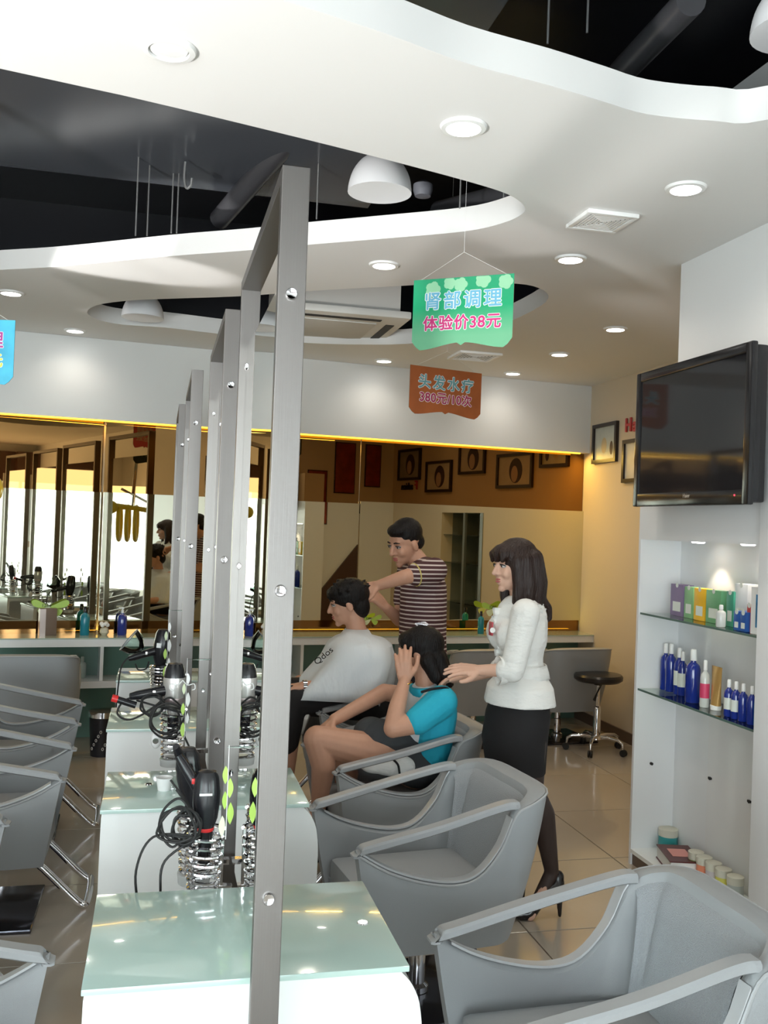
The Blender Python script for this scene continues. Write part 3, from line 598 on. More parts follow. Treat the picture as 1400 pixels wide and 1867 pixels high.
# ------------------------------------------------------------------ hair dryers in wire spring holders
def coil_holder(x, y, z0, z1, label, xm):
    t = thing('dryer_holder', label, 'holder', (x, y, 0)); n = 8; N = n*16
    obj('coil', M().tube([V(((.052-.012*k/N)*math.cos(2*PI*k/16), (.052-.012*k/N)*math.sin(2*PI*k/16), z1-(z1-z0)*k/N)) for k in range(N+1)], .0055, 7), CHROME, t)
    obj('bracket', M().box((.03, -.012, z0+.02), (xm-x, .012, z0+.035)).box((.045, -.01, z0), (.052, .01, z1)), CHROME, t, smooth=False)
    obj('holder_cup', M().lathe([(.035, z0-.03), (.045, z0-.03), (.048, z0), (.04, z0)], n=20), mat('clear_plastic', (.6, .62, .62), .1), t)
    return t
def cordtube(name, pts, parent, r=.0042): return obj(name, M().tube(spline(pts, 7), r, 6), RUBBER, parent)
random.seed(3)
def dryer(x, y, z, label, body, cap, tilt=(0, 0), s=1.0, accents=None, handle=(-.05, .0, -.02)):
    t = thing('hair_dryer', label, 'hair dryer', (x, y, z)); t.rotation_euler = (tilt[0], tilt[1], 0); t.scale = (s, s, s)
    obj('barrel', M().lathe([(.024, -.02), (.026, .0), (.040, .04), (.046, .09), (.046, .13), (.040, .155)], n=26), body, t)
    obj('nozzle', M().lathe([(.018, -.11), (.021, -.11), (.024, -.02), (.020, -.02)], n=20), BLACKP, t)
    obj('rear_cap', M().lathe([(.0405, .15), (.044, .14), (.040, .175), (.030, .195), (.002, .20)], n=26), cap, t)
    h = V(handle).normalized(); b = V((0, 0, .09))+h*.035
    hd = obj('handle', M().tube([b, b+h*.05, b+h*.12, b+h*.15], [.018, .017, .015, .011], 12, flat=(1, 1.25)), BLACKP, t)
    obj('switch', M().box(b+h*.05+V((-.006, -.024, -.006)), b+h*.05+V((.006, -.016, .012)), .002), accents or SILVERP, hd)
    if accents: obj('accent_ring', M().lathe([(.0265, -.004), (.0300, .006), (.0275, .012)], n=24), accents, t)
    return t
def loops(parent, c, n, rx, rz, seed, zo=0):
    rnd = random.Random(seed); pts = []
    for k in range(n*6):
        a = 2*PI*k/6+.4; q = 1-.35*rnd.random(); pts.append(V((c[0]+rx*q*math.cos(a)+.01*rnd.random(), c[1]-.045+.03*rnd.random()-.002*k, c[2]+rz*q*math.sin(a)*(.8+.4*rnd.random()))))
    return pts
coil_holder(.155, 2.66, .67, .86, 'nearest chrome spring holder standing behind the nearest green table top', .233)
d1 = dryer(.155, 2.66, .86, 'black glossy hair dryer with red accents in the nearest spring holder', BLACKP, BLACKP, s=.82, accents=REDP, handle=(-.5, .3, .75))
obj('badge', M().box((-.026, -.045, .125), (.016, -.043, .133)).rot(Matrix.Translation((0, -.0035, 0))), SILVERP, d1, smooth=False)
cordtube('cord', [(-.12, .03, .16)]+loops(d1, (-.10, .0, .04), 4, .07, .07, 5)+[(-.17, -.06, 0), (-.22, -.08, -.10), (-.205, -.08, -.25), (-.20, -.07, -.4), (-.19, -.02, -.8)], d1)
cordtube('cord', [(-.10, .02, .13)]+loops(d1, (-.07, .0, .02), 3, .055, .06, 9)+[(-.13, -.06, -.08), (-.14, -.07, -.2), (-.135, -.06, -.4), (-.13, 0, -.8)], d1)
coil_holder(.135, 2.78, .70, .88, 'chrome spring holder hidden behind the nearest hair dryer', .233)
d1b = dryer(.120, 2.79, .90, 'second black hair dryer leaning behind the red-accented one', BLACKP, BLACKP, (.1, -.12), .8, handle=(-.2, -.5, .8))
coil_holder(.085, 4.02, .72, .92, 'chrome spring holder under the silver hair dryer', .21)
d2 = dryer(.085, 4.02, .915, 'silver hair dryer with black cap in the second spring holder', SILVERP, BLACKP, handle=(-.9, -.3, -.1))
obj('vent_band', M().lathe([(.0405, .035), (.0425, .042), (.0440, .052), (.0435, .056)], n=26), mat('band_metal', (.4, .33, .33), .3, .7), d2)
cordtube('cord', [(-.15, -.03, .05)]+loops(d2, (-.03, -.01, -.02), 4, .075, .075, 12)+[(.05, -.06, -.10), (.085, -.05, -.20), (.09, .0, -.4)], d2)
cordtube('cord', [(-.14, -.04, .07), (-.20, -.05, .05), (-.22, -.06, .0), (-.16, -.06, -.02)]+loops(d2, (-.09, .0, .03), 3, .05, .05, 20), d2)
obj('plug', M().cyl((-.225, -.06, .06), (-.15, -.06, .035), .014, 10), BLACKP, d2); obj('plug_end', M().cyl((-.245, -.06, .066), (-.222, -.06, .06), .015, 10), REDP, d2)
t = thing('towel_hook', 'small white rounded bracket beside the second spring holder', 'bracket', (.02, 4.0, .80)); obj('bracket_body', M().sph((0, 0, 0), (.022, .02, .035)).cyl((0, 0, 0), (.05, 0, .01), .008), WHITEP, t); obj('bracket_plate', M().cyl((-.002, -.021, 0), (-.002, -.018, 0), .012), CHROME, t)
coil_holder(.03, 5.35, .76, .90, 'chrome spring holder under the farthest black hair dryer', .145)
d3 = dryer(.03, 5.35, .90, 'farthest black hair dryer with a clear diffuser beside it', BLACKP, BLACKP, (.0, .08), handle=(-.8, -.2, -.3), s=1.0)
obj('white_tag', M().box((-.03, -.0475, .10), (-.006, -.045, .125)), WHITEP, d3, smooth=False)
cordtube('cord', [(-.14, -.02, .03), (-.17, -.03, .03), (-.20, -.03, -.02), (-.205, -.03, -.12), (-.20, -.02, -.28), (-.18, 0, -.5)], d3)
cordtube('cord', [(-.13, -.02, .0), (-.11, -.03, -.03), (-.07, -.03, -.02), (-.06, -.03, .02)], d3)
t = thing('hair_diffuser', 'clear grey bowl diffuser held above the farthest dryer handle', 'diffuser', (-.10, 5.33, 1.01)); t.rotation_euler = (0, -.9, 0)
obj('bowl', M().lathe([(.02, -.04), (.06, 0), (.072, .05), (.069, .05), (.057, .002), (.016, -.037)], n=24), GLASS, t); obj('bowl_rim', M().tube([(.071*math.cos(a), .071*math.sin(a), .05) for a in [2*PI*k/28 for k in range(28)]], .003, 6, True), mat('smoky_rim', (.25, .26, .28), .2), t)
t = thing('second_dryer_nozzle', 'black coiled hose section below the farthest dryer', 'hose', (.045, 5.33, .76))
for k in range(5): obj('hose_ring', M().lathe([(.022, k*.03), (.028, k*.03+.006), (.028, k*.03+.02), (.022, k*.03+.026)], n=18), BLACKP, t)
t.name = 'dryer_hose'
# strings of green and white leaves hanging down the mirrors
def leaves(x, y, z0, z1, n, sc, label, xm=.2):
    t = thing('leaf_string', label, 'decoration', (x, y, z0)); obj('string', M().cyl((0, 0, -.03), (0, 0, z1-z0+.05), .001, 5), WHITEP, t); rnd = random.Random(n); obj('suction_cup', M().cone((-.004, 0, z1-z0+.045), (xm-x, 0, z1-z0+.045), .0012, .0035, 10), GLASS, t)
    for k in range(n):
        sg = 1 if k % 2 else -1; z = (z1-z0)*k/n+.02; L = sc*(.8+.4*rnd.random()); W = L*.33
        pl = [(sg*.004+sg*W*.5*math.sin(PI*j/7)+sg*W*.1, 0, z+L*(j/7-.8)) for j in range(8)]+[(sg*.004-sg*W*.35*math.sin(PI*j/7), 0, z+L*(j/7-.8)) for j in range(6, 0, -1)]
        o = obj('leaf', M().prism(pl, (0, .0012, 0)), (GRN, GRL, WHITEP)[rnd.choice((0, 0, 1, 2))], t, smooth=False); o.rotation_euler = (0, 0, rnd.uniform(-.5, .5)); o.location.x = sg*sc*.10*rnd.random()
leaves(.195, 2.45, .93, 1.09, 5, .052, 'string of green leaves hanging in front of the nearest mirror glass', .233)
leaves(.13, 3.9, .86, 1.10, 6, .055, 'string of green and white leaves beside the silver hair dryer', .211)
leaves(.065, 5.1, .90, 1.18, 6, .062, 'string of round green and white leaves beside the farthest dryer', .144)
t = thing('leaf_hanger', 'curled white wire hanger behind the middle leaf string', 'decoration', (.115, 3.91, 1.04))
for sg in (-1, 1): obj('wire_scroll', M().tube(spline([(0, 0, .02), (sg*.02, 0, .0), (sg*.045, 0, .005), (sg*.05, 0, -.015), (sg*.038, 0, -.02)], 5), .0022, 6), WHITEP, t)
t = thing('small_cup', 'small white cup on the second green glass table top', 'cup', onz(299, 1440, .75)); obj('cup_body', M().lathe([(.022, 0), (.030, .045), (.028, .045), (.020, .003)], n=20), WHITEP, t)
for p, l_ in ((onz(661, 1683, .75), 'right'), (onz(271, 1430, .75), 'left')):
    obj('cable_cap', M().lathe([(.001, .003), (.012, .003), (.014, 0)], n=18), CHROME, loc=p, label='small round chrome cable cap in the nearest green table top' if l_ == 'right' else 'small round chrome cap on the left of the second green table top', cat='cap')

# ------------------------------------------------------------------ salon armchairs
def salon_chair(label):
    root = thing('salon_armchair', label, 'chair', (0, 0, 0), 0, 'grey salon armchairs')
    half = [(.345, .262), (.24, .275), (.12, .283), (0, .286), (-.09, .287), (-.17, .287), (-.225, .286), (-.30, .278), (-.375, .205), (-.388, 0)]
    tz = [.640, .578, .535, .515, .535, .620, .735, .772, .790, .792]; TH_ = [.042, .042, .042, .042, .044, .048, .056, .068, .085, .09]
    P = [V((u, v, z)) for (u, v), z in zip(half, tz)]; P = P+[V((p.x, -p.y, p.z)) for p in P[-2::-1]]
    S = spline(P, 4); n = len(S); out = []
    tt = TH_+TH_[-2::-1]; thk = [tt[i//4]+(tt[min(i//4+1, len(tt)-1)]-tt[i//4])*(i % 4)/4 for i in range(n)]
    for i, p in enumerate(S):
        a, b = S[max(i-1, 0)], S[min(i+1, n-1)]; tg = V((b.x-a.x, b.y-a.y, 0)).normalized(); nr = V((tg.y, -tg.x, 0))
        if i == 0: nr = V((0, 1, 0))
        if i == n-1: nr = V((0, -1, 0))
        if nr.dot(V((p.x+.02, p.y, 0))) < 0: nr = -nr
        out.append(nr)
    def bot(p): return V((.28+(p.x-.345)*.745, p.y*.86, .27))
    rows = []
    def lerp(a, b, t, bulge=0, nr=V()): return a+(b-a)*t+nr*bulge*math.sin(PI*t)
    ZZ = list(zip(S, out, thk))
    outr = [[lerp(bot(p), p, t, .014, nr)+nr*.021 for p, nr, th in ZZ] for t in (0, .2, .4, .6, .8, .95)]
    cap = [[p+nr*.014+V((0, 0, -.003)) for p, nr, th in ZZ], [p-nr*(th/2-.021)+V((0, 0, .004)) for p, nr, th in ZZ], [p-nr*(th-.03)+V((0, 0, -.003)) for p, nr, th in ZZ]]
    innr = [[lerp(bot(p), p, t, .014, nr)-nr*(th-.021) for p, nr, th in ZZ] for t in (.95, .75, .55, .3, 0)]
    m = M(); vs = m.grid(outr+cap+innr)
    for k in (0, n-1):
        col = [r[k] for r in vs]; m.b.faces.new(col)
    for a, b in zip(vs[0], vs[0][1:]): pass
    k0, k1 = vs[0], vs[-1]
    for i in range(n-1): m.b.faces.new((k0[i], k0[i+1], k1[i+1], k1[i]))
    obj('shell', m, VINYL, root)
    obj('underside', M().prism([bot(p)+V((0, 0, .002)) for p in S], (0, 0, .10)), VINYL, root)
    obj('piping', M().tube([p+nr*.020+V((0, 0, -.006)) for p, nr, th in ZZ], .0045, 6), PIPE, root)
    for a_, b_ in ((1, 24), (n-25, n-2)):
        lm = M(); lm.grid([[p+nr*(.021-th*q)+V((0, 0, e)) for p, nr, th in ZZ[a_:b_]] for q, e in ((.10, .002), (.12, .009), (.88, .009), (.90, .002))]); obj('opening_liner', lm, mat('liner_grey', (.46, .47, .48), .28), root)
    # woven inner back and the seat cushion
    bk = M(); pts = ZZ[25:n-25]
    bk.grid([[lerp(bot(p), p, t)-nr*(th-.021+e) for p, nr, th in pts] for t, e in ((.30, .03), (.45, .034), (.65, .032), (.84, .024), (.92, .012), (.95, -.004))]); obj('back_pad', bk, MESHF, root)
    st_ = M().box((-.255, -.215, .36), (.285, .215, .455), .03); obj('seat_cushion', st_, VINYL, root)
    obj('front_panel', M().box((.245, -.215, .275), (.272, .215, .37), .006), VINYL, root)
    for s in (-1, 1):
        fr, rr = V((.335, s*.262, .634)), V((-.225, s*.268, .750))
        ap = spline([fr+V((.008, 0, -.012)), fr+V((0, 0, .004)), fr+V((-.06, 0, .018)), (fr+rr)/2+V((0, s*.010, .006)), rr+V((.05, 0, .0)), rr+V((-.02, 0, .004))], 6)
        ar = M(); rows = []
        for i, p in enumerate(ap):
            tg = (ap[min(i+1, len(ap)-1)]-ap[max(i-1, 0)]).normalized(); up = V((tg.z*-1, 0, abs(tg.x))).normalized() if abs(tg.x) > .2 else V((1, 0, 0)); sd = V((0, 1, 0))
            rows.append([p+sd*a*.025+up*b*.015 for a, b in ((-1, -.6), (-1, .5), (-.75, 1), (.75, 1), (1, .5), (1, -.6), (.7, -1), (-.7, -1))])
        vv = ar.grid(rows, True); ar.b.faces.new(vv[0][::-1]); ar.b.faces.new(vv[-1]); obj('armrest', ar, ARMM, root)
    obj('column', M().lathe([(.045, .02), (.045, .04), (.032, .05), (.032, .16), (.025, .165), (.025, .28)], n=24), CHROME, root)
    obj('base_plate', M().box((-.245, -.245, 0), (.245, .245, .018), .006), mat('base_black_metal', (.10, .10, .12), .12, .9), root)
    obj('footrest', M().tube(spline([(.16, .15, .28), (.24, .15, .26), (.38, .15, .12), (.43, .15, .075), (.45, .13, .07), (.45, -.13, .07), (.43, -.15, .075), (.38, -.15, .12), (.24, -.15, .26), (.16, -.15, .28)], 4), .016, 10), CHROME, root)
    obj('pump_lever', M().tube(spline([(-.05, .03, .262), (-.12, .16, .25), (-.13, .24, .225), (-.08, .26, .22), (-.02, .22, .235), (-.04, .06, .262)], 4), .006, 8), CHROME, root)
    return root
ch = salon_chair('nearest grey salon armchair at the lower right corner with both arms in view')
ch.location = (1.10, 2.16, 0); ch.rotation_euler = (0, 0, PI+.03)
for x, y, z, rz, lb in ((.98, 3.36, 0, PI+.12, 'empty grey salon armchair in the middle right, between the seated woman and the nearest chair'),
    (1.10, 4.37, 0, PI+.12, 'grey salon armchair in which the woman in turquoise sits'),
    (1.15, 5.10, .11, PI+.10, 'raised grey salon armchair under the man in the white cape'),
    (2.50, 7.22, .0, PI/2+.10, 'grey salon armchair facing the counter behind the barber, seen from its back'),
    (3.27, 7.32, .0, PI/2+.12, 'grey salon armchair facing the counter beside the round stool'),
    (-.80, 6.84, .0, PI/2+.02, 'grey salon armchair facing the counter at the left picture edge'),
    (-.72, 5.38, 0, .03, 'farthest of the grey armchairs in the left row'),
    (-.69, 4.33, 0, .0, 'grey armchair in the left row standing on a visible dark square base'),
    (-.83, 3.27, 0, -.02, 'left row armchair with only a sliver of its front in view, second from the camera'),
    (-.56, 2.17, 0, .02, 'nearest grey armchair of the left row at the lower left corner')):
    c_ = dup(ch, (x, y, z), rz, lb)
    if z:
        for o in c_.children:
            if o.name.startswith('base_plate'): o.location.z = -z
            if o.name.startswith('column'): o.location.z = -z; o.scale.z = (.28+z)/.28
            if o.name.startswith('footrest'): o.location.z = -.03

# round stool on castors
s0 = onz(1110, 1352, .05); st = thing('rolling_stool', 'round black rolling stool with chrome five star base by the side wall', 'stool', (s0.x-.16, s0.y-.1, 0), .3)
obj('stool_seat', M().lathe([(.02, .545), (.165, .548), (.188, .565), (.19, .59), (.178, .606), (.10, .612), (.002, .61)], n=36), mat('black_leather', (.02, .018, .018), .3), st)
obj('seat_hub', M().lathe([(.03, .52), (.05, .545), (.02, .548)], n=20), RUBBER, st)
obj('gas_column', M().lathe([(.030, .10), (.030, .34), (.026, .35), (.017, .355), (.017, .53)], n=20), CHROME, st)
obj('height_lever', M().tube([(.02, -.02, .53), (-.06, -.05, .46), (-.10, -.07, .42)], [.005, .006, .012], 8), RUBBER, st)
obj('base_ring', M().lathe([(.03, .09), (.055, .10), (.05, .125), (.03, .13)], n=24), CHROME, st)
for k in range(5):
    a = 2*PI*k/5; c, s = math.cos(a), math.sin(a)
    lg = obj('leg', M().tube([(c*r, s*r, z) for r, z in ((.03, .115), (.10, .122), (.19, .115), (.225, .095), (.23, .055))], [.016, .015, .013, .012, .008], 10), CHROME, st)
    obj('castor', M().cyl((c*.235-s*.016, s*.235+c*.016, .027), (c*.235-s*.004, s*.235+c*.004, .027), .026).cyl((c*.235+s*.004, s*.235-c*.004, .027), (c*.235+s*.016, s*.235-c*.016, .027), .026), RUBBER, lg)

# ------------------------------------------------------------------ people
def remesh(m, vox, it, name):
    me = m.mesh(name, False); o = bpy.data.objects.new('tmp', me); COL.objects.link(o)
    r = o.modifiers.new('r', 'REMESH'); r.mode = 'VOXEL'; r.voxel_size = vox; r.use_smooth_shade = True
    if it: sm = o.modifiers.new('s', 'SMOOTH'); sm.factor = .5; sm.iterations = it
    dg = bpy.context.evaluated_depsgraph_get(); me2 = bpy.data.meshes.new_from_object(o.evaluated_get(dg)); bpy.data.objects.remove(o); bpy.data.meshes.remove(me); me2.name = name
    me2.polygons.foreach_set('use_smooth', [True]*len(me2.polygons)); return me2
def caps(m, L):
    """tapered limbs: each item (p, q, r0, r1)"""
    for p, q, r0, r1 in L:
        p, q = V(p), V(q); m.sph(p, r0, 14); m.sph(q, r1, 14)
        if (q-p).length > 1e-4: m.cone(p, q, r0, r1, 14)
    return m
def chain(m, pts, rs): return caps(m, [(pts[i], pts[i+1], rs[i], rs[i+1]) for i in range(len(pts)-1)])
class Head:
    def __init__(s, c, f, u=(0, 0, 1), k=1.0):
        s.c = V(c); s.f = V(f).normalized(); s.l = V(u).cross(s.f).normalized(); s.u = s.f.cross(s.l); s.k = k
        s.R = Matrix((s.f, s.l, s.u)).transposed()
    def p(s, x, y, z): return s.c+(s.f*x+s.l*y+s.u*z)*s.k
    def sph(s, m, c, r, tilt=None, n=16): m.sph(s.p(*c), [q*s.k for q in r], n, s.R @ tilt if tilt else s.R)
    def body(s, m, neck):
        k = s.k
        s.sph(m, (-.014, 0, .032), (.096, .074, .086)); s.sph(m, (.016, 0, -.018), (.072, .062, .084)); s.sph(m, (.034, 0, -.066), (.048, .045, .042)); s.sph(m, (.066, 0, -.098), (.019, .020, .016))
        s.sph(m, (.066, 0, -.064), (.022, .026, .022)); s.sph(m, (.083, 0, -.054), (.010, .019, .009)); s.sph(m, (.082, 0, -.070), (.010, .017, .008))
        for q in (-1, 1):
            s.sph(m, (.060, q*.033, -.028), (.024, .022, .026)); s.sph(m, (.077, q*.026, .026), (.010, .022, .008)); s.sph(m, (-.004, q*.074, -.012), (.019, .009, .031), Matrix.Rotation(.2, 3, 'Y')); s.sph(m, (.090, q*.012, -.030), (.009, .009, .008))
        caps(m, [(s.p(.082, 0, .018), s.p(.106, 0, -.026), .009*k, .0115*k)])
        caps(m, [(s.p(-.024, 0, -.05), neck, .050*k, .056*k)])
    def face(s, root, brow=HAIRB, smile=0):
        for q in (-1, 1):
            e = M(); s.sph(e, (.074, q*.031, .006), (.0125, .0145, .0080)); eo = obj('eye', e, EYEW, root)
            i = M(); s.sph(i, (.0815, q*.032, .006), (.0060, .0062, .0062)); obj('iris', i, IRIS, eo)
            l = M(); l.tube([s.p(.0805, q*.016, .009), s.p(.0885, q*.027, .0155), s.p(.084, q*.040, .013), s.p(.073, q*.047, .007)], .0022*s.k, 6); obj('eyelid', l, brow, eo)
            b = M(); b.tube([s.p(.087, q*.014, .029), s.p(.088, q*.028, .034), s.p(.075, q*.048, .029)], [.0035, .0042, .002], 6); obj('eyebrow', b, brow, root)
        for z, r in ((-.0545, (.0085, .019, .0045)), (-.0650, (.0090, .017, .0055))):
            l = M(); s.sph(l, (.0865, 0, z), r); obj('lip', l, LIP, root)
    def hair(s, root, m, material, vox=.0065, it=2): return obj('hair', remesh(m, vox, it, 'hair'), material, root)
def hand(m, w, d, back, side, curl=(.25, .3, .35, .45), k=1.0, spread=.12, thumb=.5):
    """w wrist, d along the palm, back = outward from the back of the hand, side = direction of the thumb"""
    w, d = V(w), V(d).normalized(); back = V(back); back = (back-d*back.dot(d)).normalized(); sd = V(side); sd = (sd-d*sd.dot(d)-back*sd.dot(back)).normalized()
    L = (.070, .078, .072, .056)
    for i in range(4):
        o = sd*(1.5-i)*.0195*k; kn = w+d*(.088-.006*abs(i-1.2))*k+o
        caps(m, [(w+o*.6+d*.01, kn, .0165*k, .0125*k)])
        dd = (d+sd*spread*(1.5-i)).normalized(); p = kn; r = (.0105 if i < 3 else .0092)*k
        for sgm, fr in enumerate((.45, .31, .24)):
            a = curl[i]*(1, 1.25, .9)[sgm]; ax = dd.cross(back).normalized(); dd = (Matrix.Rotation(-a, 3, ax) @ dd).normalized()
            q = p+dd*L[i]*fr*k; caps(m, [(p, q, r, r*.92)]); p = q; r *= .92
    b = w+sd*.022*k+d*.018*k; t1 = b+(sd*.75+d*.65-back*.25).normalized()*.042*k; t2 = t1+(sd*(.6-thumb*.5)+d*.8-back*.3*thumb).normalized()*.032*k; t3 = t2+(sd*(.3-thumb*.4)+d-back*.4*thumb).normalized()*.026*k
    chain(m, [b, t1, t2, t3], [.0165*k, .013*k, .0115*k, .0095*k])
def loft(m, rings, n=40, fold=None, closed_top=False):
    """rings: (centre, rx vec, ry vec, fold amp)"""
    rows = []
    for i, (c, a, b, amp) in enumerate(rings):
        c, a, b = V(c), V(a), V(b); row = []
        for k in range(n):
            t = 2*PI*k/n; f = 1+amp*(math.sin((fold or 7)*t+.6*i*.3)+.5*math.sin((fold or 7)*1.7*t+1.3)); row.append(c+a*math.cos(t)*f+b*math.sin(t)*f)
        rows.append(row)
    return m.grid(rows, True)
def solidify(o, th):
    md = o.modifiers.new('solid', 'SOLIDIFY'); md.thickness = th; md.offset = -1; return o

# ---- stylist: standing, facing left, near arm reaching to the seated woman's hair
DS = 4.22
t = thing('person', 'standing woman with long brown hair, white blouse and black skirt touching the seated woman', 'person', (1.62, 4.02, 0))
org = V((1.62, 4.02, 0)); fS = V((-1, -.10, 0)).normalized(); lS = V((0, 0, 1)).cross(fS)      # lS points to the camera side
def A(x, y, d=DS): return at(x, y, d)-org
hc = A(936, 1032); neckS = A(952, 1092)
shN, shF = A(958, 1118, DS-.16), A(950, 1112, DS+.17)
elN = A(934, 1222, DS-.19); wrN = A(872, 1222, DS-.14); 
hipS = A(948, 1300); waist = A(955, 1205)
b = M(); H = Head(hc, (-1, -.22, -.08), k=.97); H.body(b, neckS)
chain(b, [neckS, A(955, 1120), waist, hipS], [.052, .085, .075, .12]); chain(b, [shF, shN], [.04, .04]); chain(b, [A(945, 1150, DS-.05), A(945, 1150, DS+.05)], [.07, .07])
chain(b, [shN, elN, wrN], [.036, .033, .024]); hand(b, wrN+V((.0, 0, 0)), (-1, .02, .06), (-.1, -.45, .85), (-.1, -.6, -.5), (.12, .15, .18, .22), .95, .16, .2)
elF = A(925, 1215, DS+.2); wrF = A(850, 1236, DS+.20); chain(b, [shF, elF, wrF], [.042, .034, .024]); hand(b, wrF, (-1, .05, -.1), (0, .4, .9), (0, -.9, .3), (.25, .3, .35, .4), .95)
kN, aN = A(968, 1440, DS-.07), onz(1008, 1592, .20)-org+V((0, .0, 0)); kF, aF = A(925, 1440, DS+.09), A(938, 1590, DS+.12)
aN = A(1006, 1590, DS-.02)
chain(b, [hipS+lS*.08, kN, kN+(aN-kN)*.3+V((.025, 0, 0)), aN], [.085, .052, .052, .029]); chain(b, [hipS-lS*.08, kF, kF+(aF-kF)*.3+V((.02, 0, 0)), aF], [.085, .052, .05, .029])
tN = V((aN.x-.10, aN.y-.01, .02)); tF = V((aF.x-.11, aF.y, .02)); chain(b, [aN, tN], [.028, .022]); chain(b, [aF, tF], [.028, .022])
obj('body', remesh(b, .0052, 3, 'body'), SKINP, t)
H.face(t)
TIGHTS = mat('sheer_tights', (.045, .028, .024), .5)
for nm, k_, a_, s_ in (('tights', kN, aN, 1), ('tights', kF, aF, -1)):
    m = M(); chain(m, [hipS+lS*.08*s_, k_, k_+(a_-k_)*.3+V((.025 if s_ > 0 else .02, 0, 0)), a_, V((a_.x-.09, a_.y, .03))], [.088, .055, .055, .032, .026]); obj(nm, remesh(m, .008, 3, nm), TIGHTS, t)
for a_ in (aN, aF):
    m = M(); z0 = .0
    hz = a_.z-.05
    chain(m, [V((a_.x+.028, a_.y, hz)), V((a_.x-.03, a_.y, hz-.035)), V((a_.x-.10, a_.y, .030)), V((a_.x-.165, a_.y, .022))], [.032, .030, .032, .018]); chain(m, [V((a_.x+.028, a_.y, hz)), V((a_.x+.030, a_.y, hz+.03))], [.030, .027])
    chain(m, [V((a_.x+.035, a_.y, hz)), V((a_.x+.045, a_.y, .008))], [.022, .008])
    obj('shoe', remesh(m, .005, 2, 'shoe'), mat('patent_black', (.015, .012, .012), .12), t)
h = M()
H.sph(h, (-.020, 0, .042), (.106, .088, .090)); H.sph(h, (.050, 0, .062), (.052, .070, .045)); chain(h, [H.p(.078, .04, .060), H.p(.088, .045, .030)], [.022, .010]); chain(h, [H.p(.088, -.03, .060), H.p(.094, -.03, .030)], [.020, .010]); chain(h, [H.p(.090, .005, .062), H.p(.098, .005, .030)], [.020, .009])
for yy, x0, x1, L_, r_ in ((.062, .02, .03, -.20, .030), (.070, -.02, -.01, -.22, .034), (.064, -.06, -.07, -.21, .04), (.03, -.09, -.11, -.21, .042), (-.02, -.09, -.11, -.20, .042), (-.055, -.05, -.06, -.19, .036), (-.062, .0, .01, -.17, .03)):
    chain(h, [H.p(x0, yy, .03), H.p((x0+x1)/2-.01, yy*1.12, -.08), H.p(x1, yy*1.05, L_+.03), H.p(x1+.015, yy*.9, L_)], [r_*1.1, r_*1.05, r_*.8, r_*.4])
chain(h, [H.p(-.11, .05, -.15), H.p(-.15, .055, -.20), H.p(-.155, .055, -.25), H.p(-.115, .055, -.275)], [.022, .016, .011, .006])
H.hair(t, h, HAIRR)
m = M()
chain(m, [A(950, 1128), A(948, 1165), waist], [.118, .122, .088]); chain(m, [shF+V((0, 0, -.01)), shN+V((0, 0, -.01))], [.062, .062]); chain(m, [A(934, 1158, DS-.07), A(934, 1158, DS+.07)], [.078, .078]); chain(m, [waist, A(948, 1262)], [.088, .140]); m.sph(A(922, 1152, DS), (.085, .12, .09)); loft(m, [(A(952, 1225), V((.10, 0, 0)), V((0, .10, 0)), 0), (A(948, 1250), V((.145, 0, 0)), V((0, .17, 0)), .01), (A(947, 1280), V((.158, 0, 0)), V((0, .185, 0)), .015), (A(947, 1282), V((.02, 0, 0)), V((0, .02, 0)), 0)], 40, 6)
chain(m, [shN+V((0, 0, .0)), shN+(elN-shN)*.5, elN, elN+(wrN-elN)*.18], [.064, .057, .053, .050]); chain(m, [shF, elF, elF+(wrF-elF)*.2], [.062, .052, .048])
obj('blouse', remesh(m, .0065, 3, 'blouse'), COTTON, t)
cf = M(); c0 = elN+(wrN-elN)*.18; c1 = elN+(wrN-elN)*.42; ax = (c1-c0).normalized(); loft(cf, [(c0, V((0, .05, 0)), V((0, 0, .056)), .03), ((c0+c1)/2, V((0, .053, 0)), V((0, 0, .060)), .04), (c1, V((0, .056, 0)), V((0, 0, .064)), .06), (c1-ax*.005, V((0, .046, 0)), V((0, 0, .052)), .06), ((c0+c1)/2, V((0, .042, 0)), V((0, 0, .05)), .03)], 30, 3); obj('cuff', cf, COTTON, t)
rf = M()
for q, (z0, rr) in enumerate(((1104, .085), (1112, .095))):
    c = A(952, z0); loft(rf, [(c+V((0, 0, -.02)), V((rr, 0, 0)), V((0, rr*1.1, 0)), .03), (c+V((0, 0, .012)), V((rr*1.04, 0, 0)), V((0, rr*1.15, 0)), .06), (c+V((0, 0, .02)), V((rr*.8, 0, 0)), V((0, rr*.85, 0)), .06)], 60, 11)
solidify(obj('ruffled_collar', rf, COTTON, t), .003)
rf = M()
for q in (-1, 1):
    rw = []
    for j in range(25):
        c = A(906-3*math.sin(j*.25), 1108+j*3.6, DS-.03+.012*q); a = .010*math.sin(j*1.5); rw.append([c+V((.05, 0, 0)), c+V((.01, a*.6, 0)), c+V((-.012, q*.01+a, a*.5))])
    rf.grid(rw)
solidify(obj('front_frill', rf, COTTON, t), .002)
pf = M(); c = A(955, 1222); loft(pf, [(c+V((0, 0, .03)), V((.098, 0, 0)), V((0, .102, 0)), .010), (c+V((.003, 0, .0)), V((.103, 0, 0)), V((0, .106, 0)), .03), (c+V((.0, 0, -.03)), V((.115, 0, 0)), V((0, .118, 0)), .012)], 60, 9); solidify(obj('waist_gather', pf, COTTON, t), .003)
bd = obj('name_badge', M().box((-.004, -.02, -.03), (.004, .02, .03), .003), mat('badge_red', (.45, .05, .07), .4), t, loc=A(895, 1146, DS-.09)); obj('badge_face', M().cyl((0, -.021, -.005), (0, -.0205, -.005), .012), WHITEP, bd)
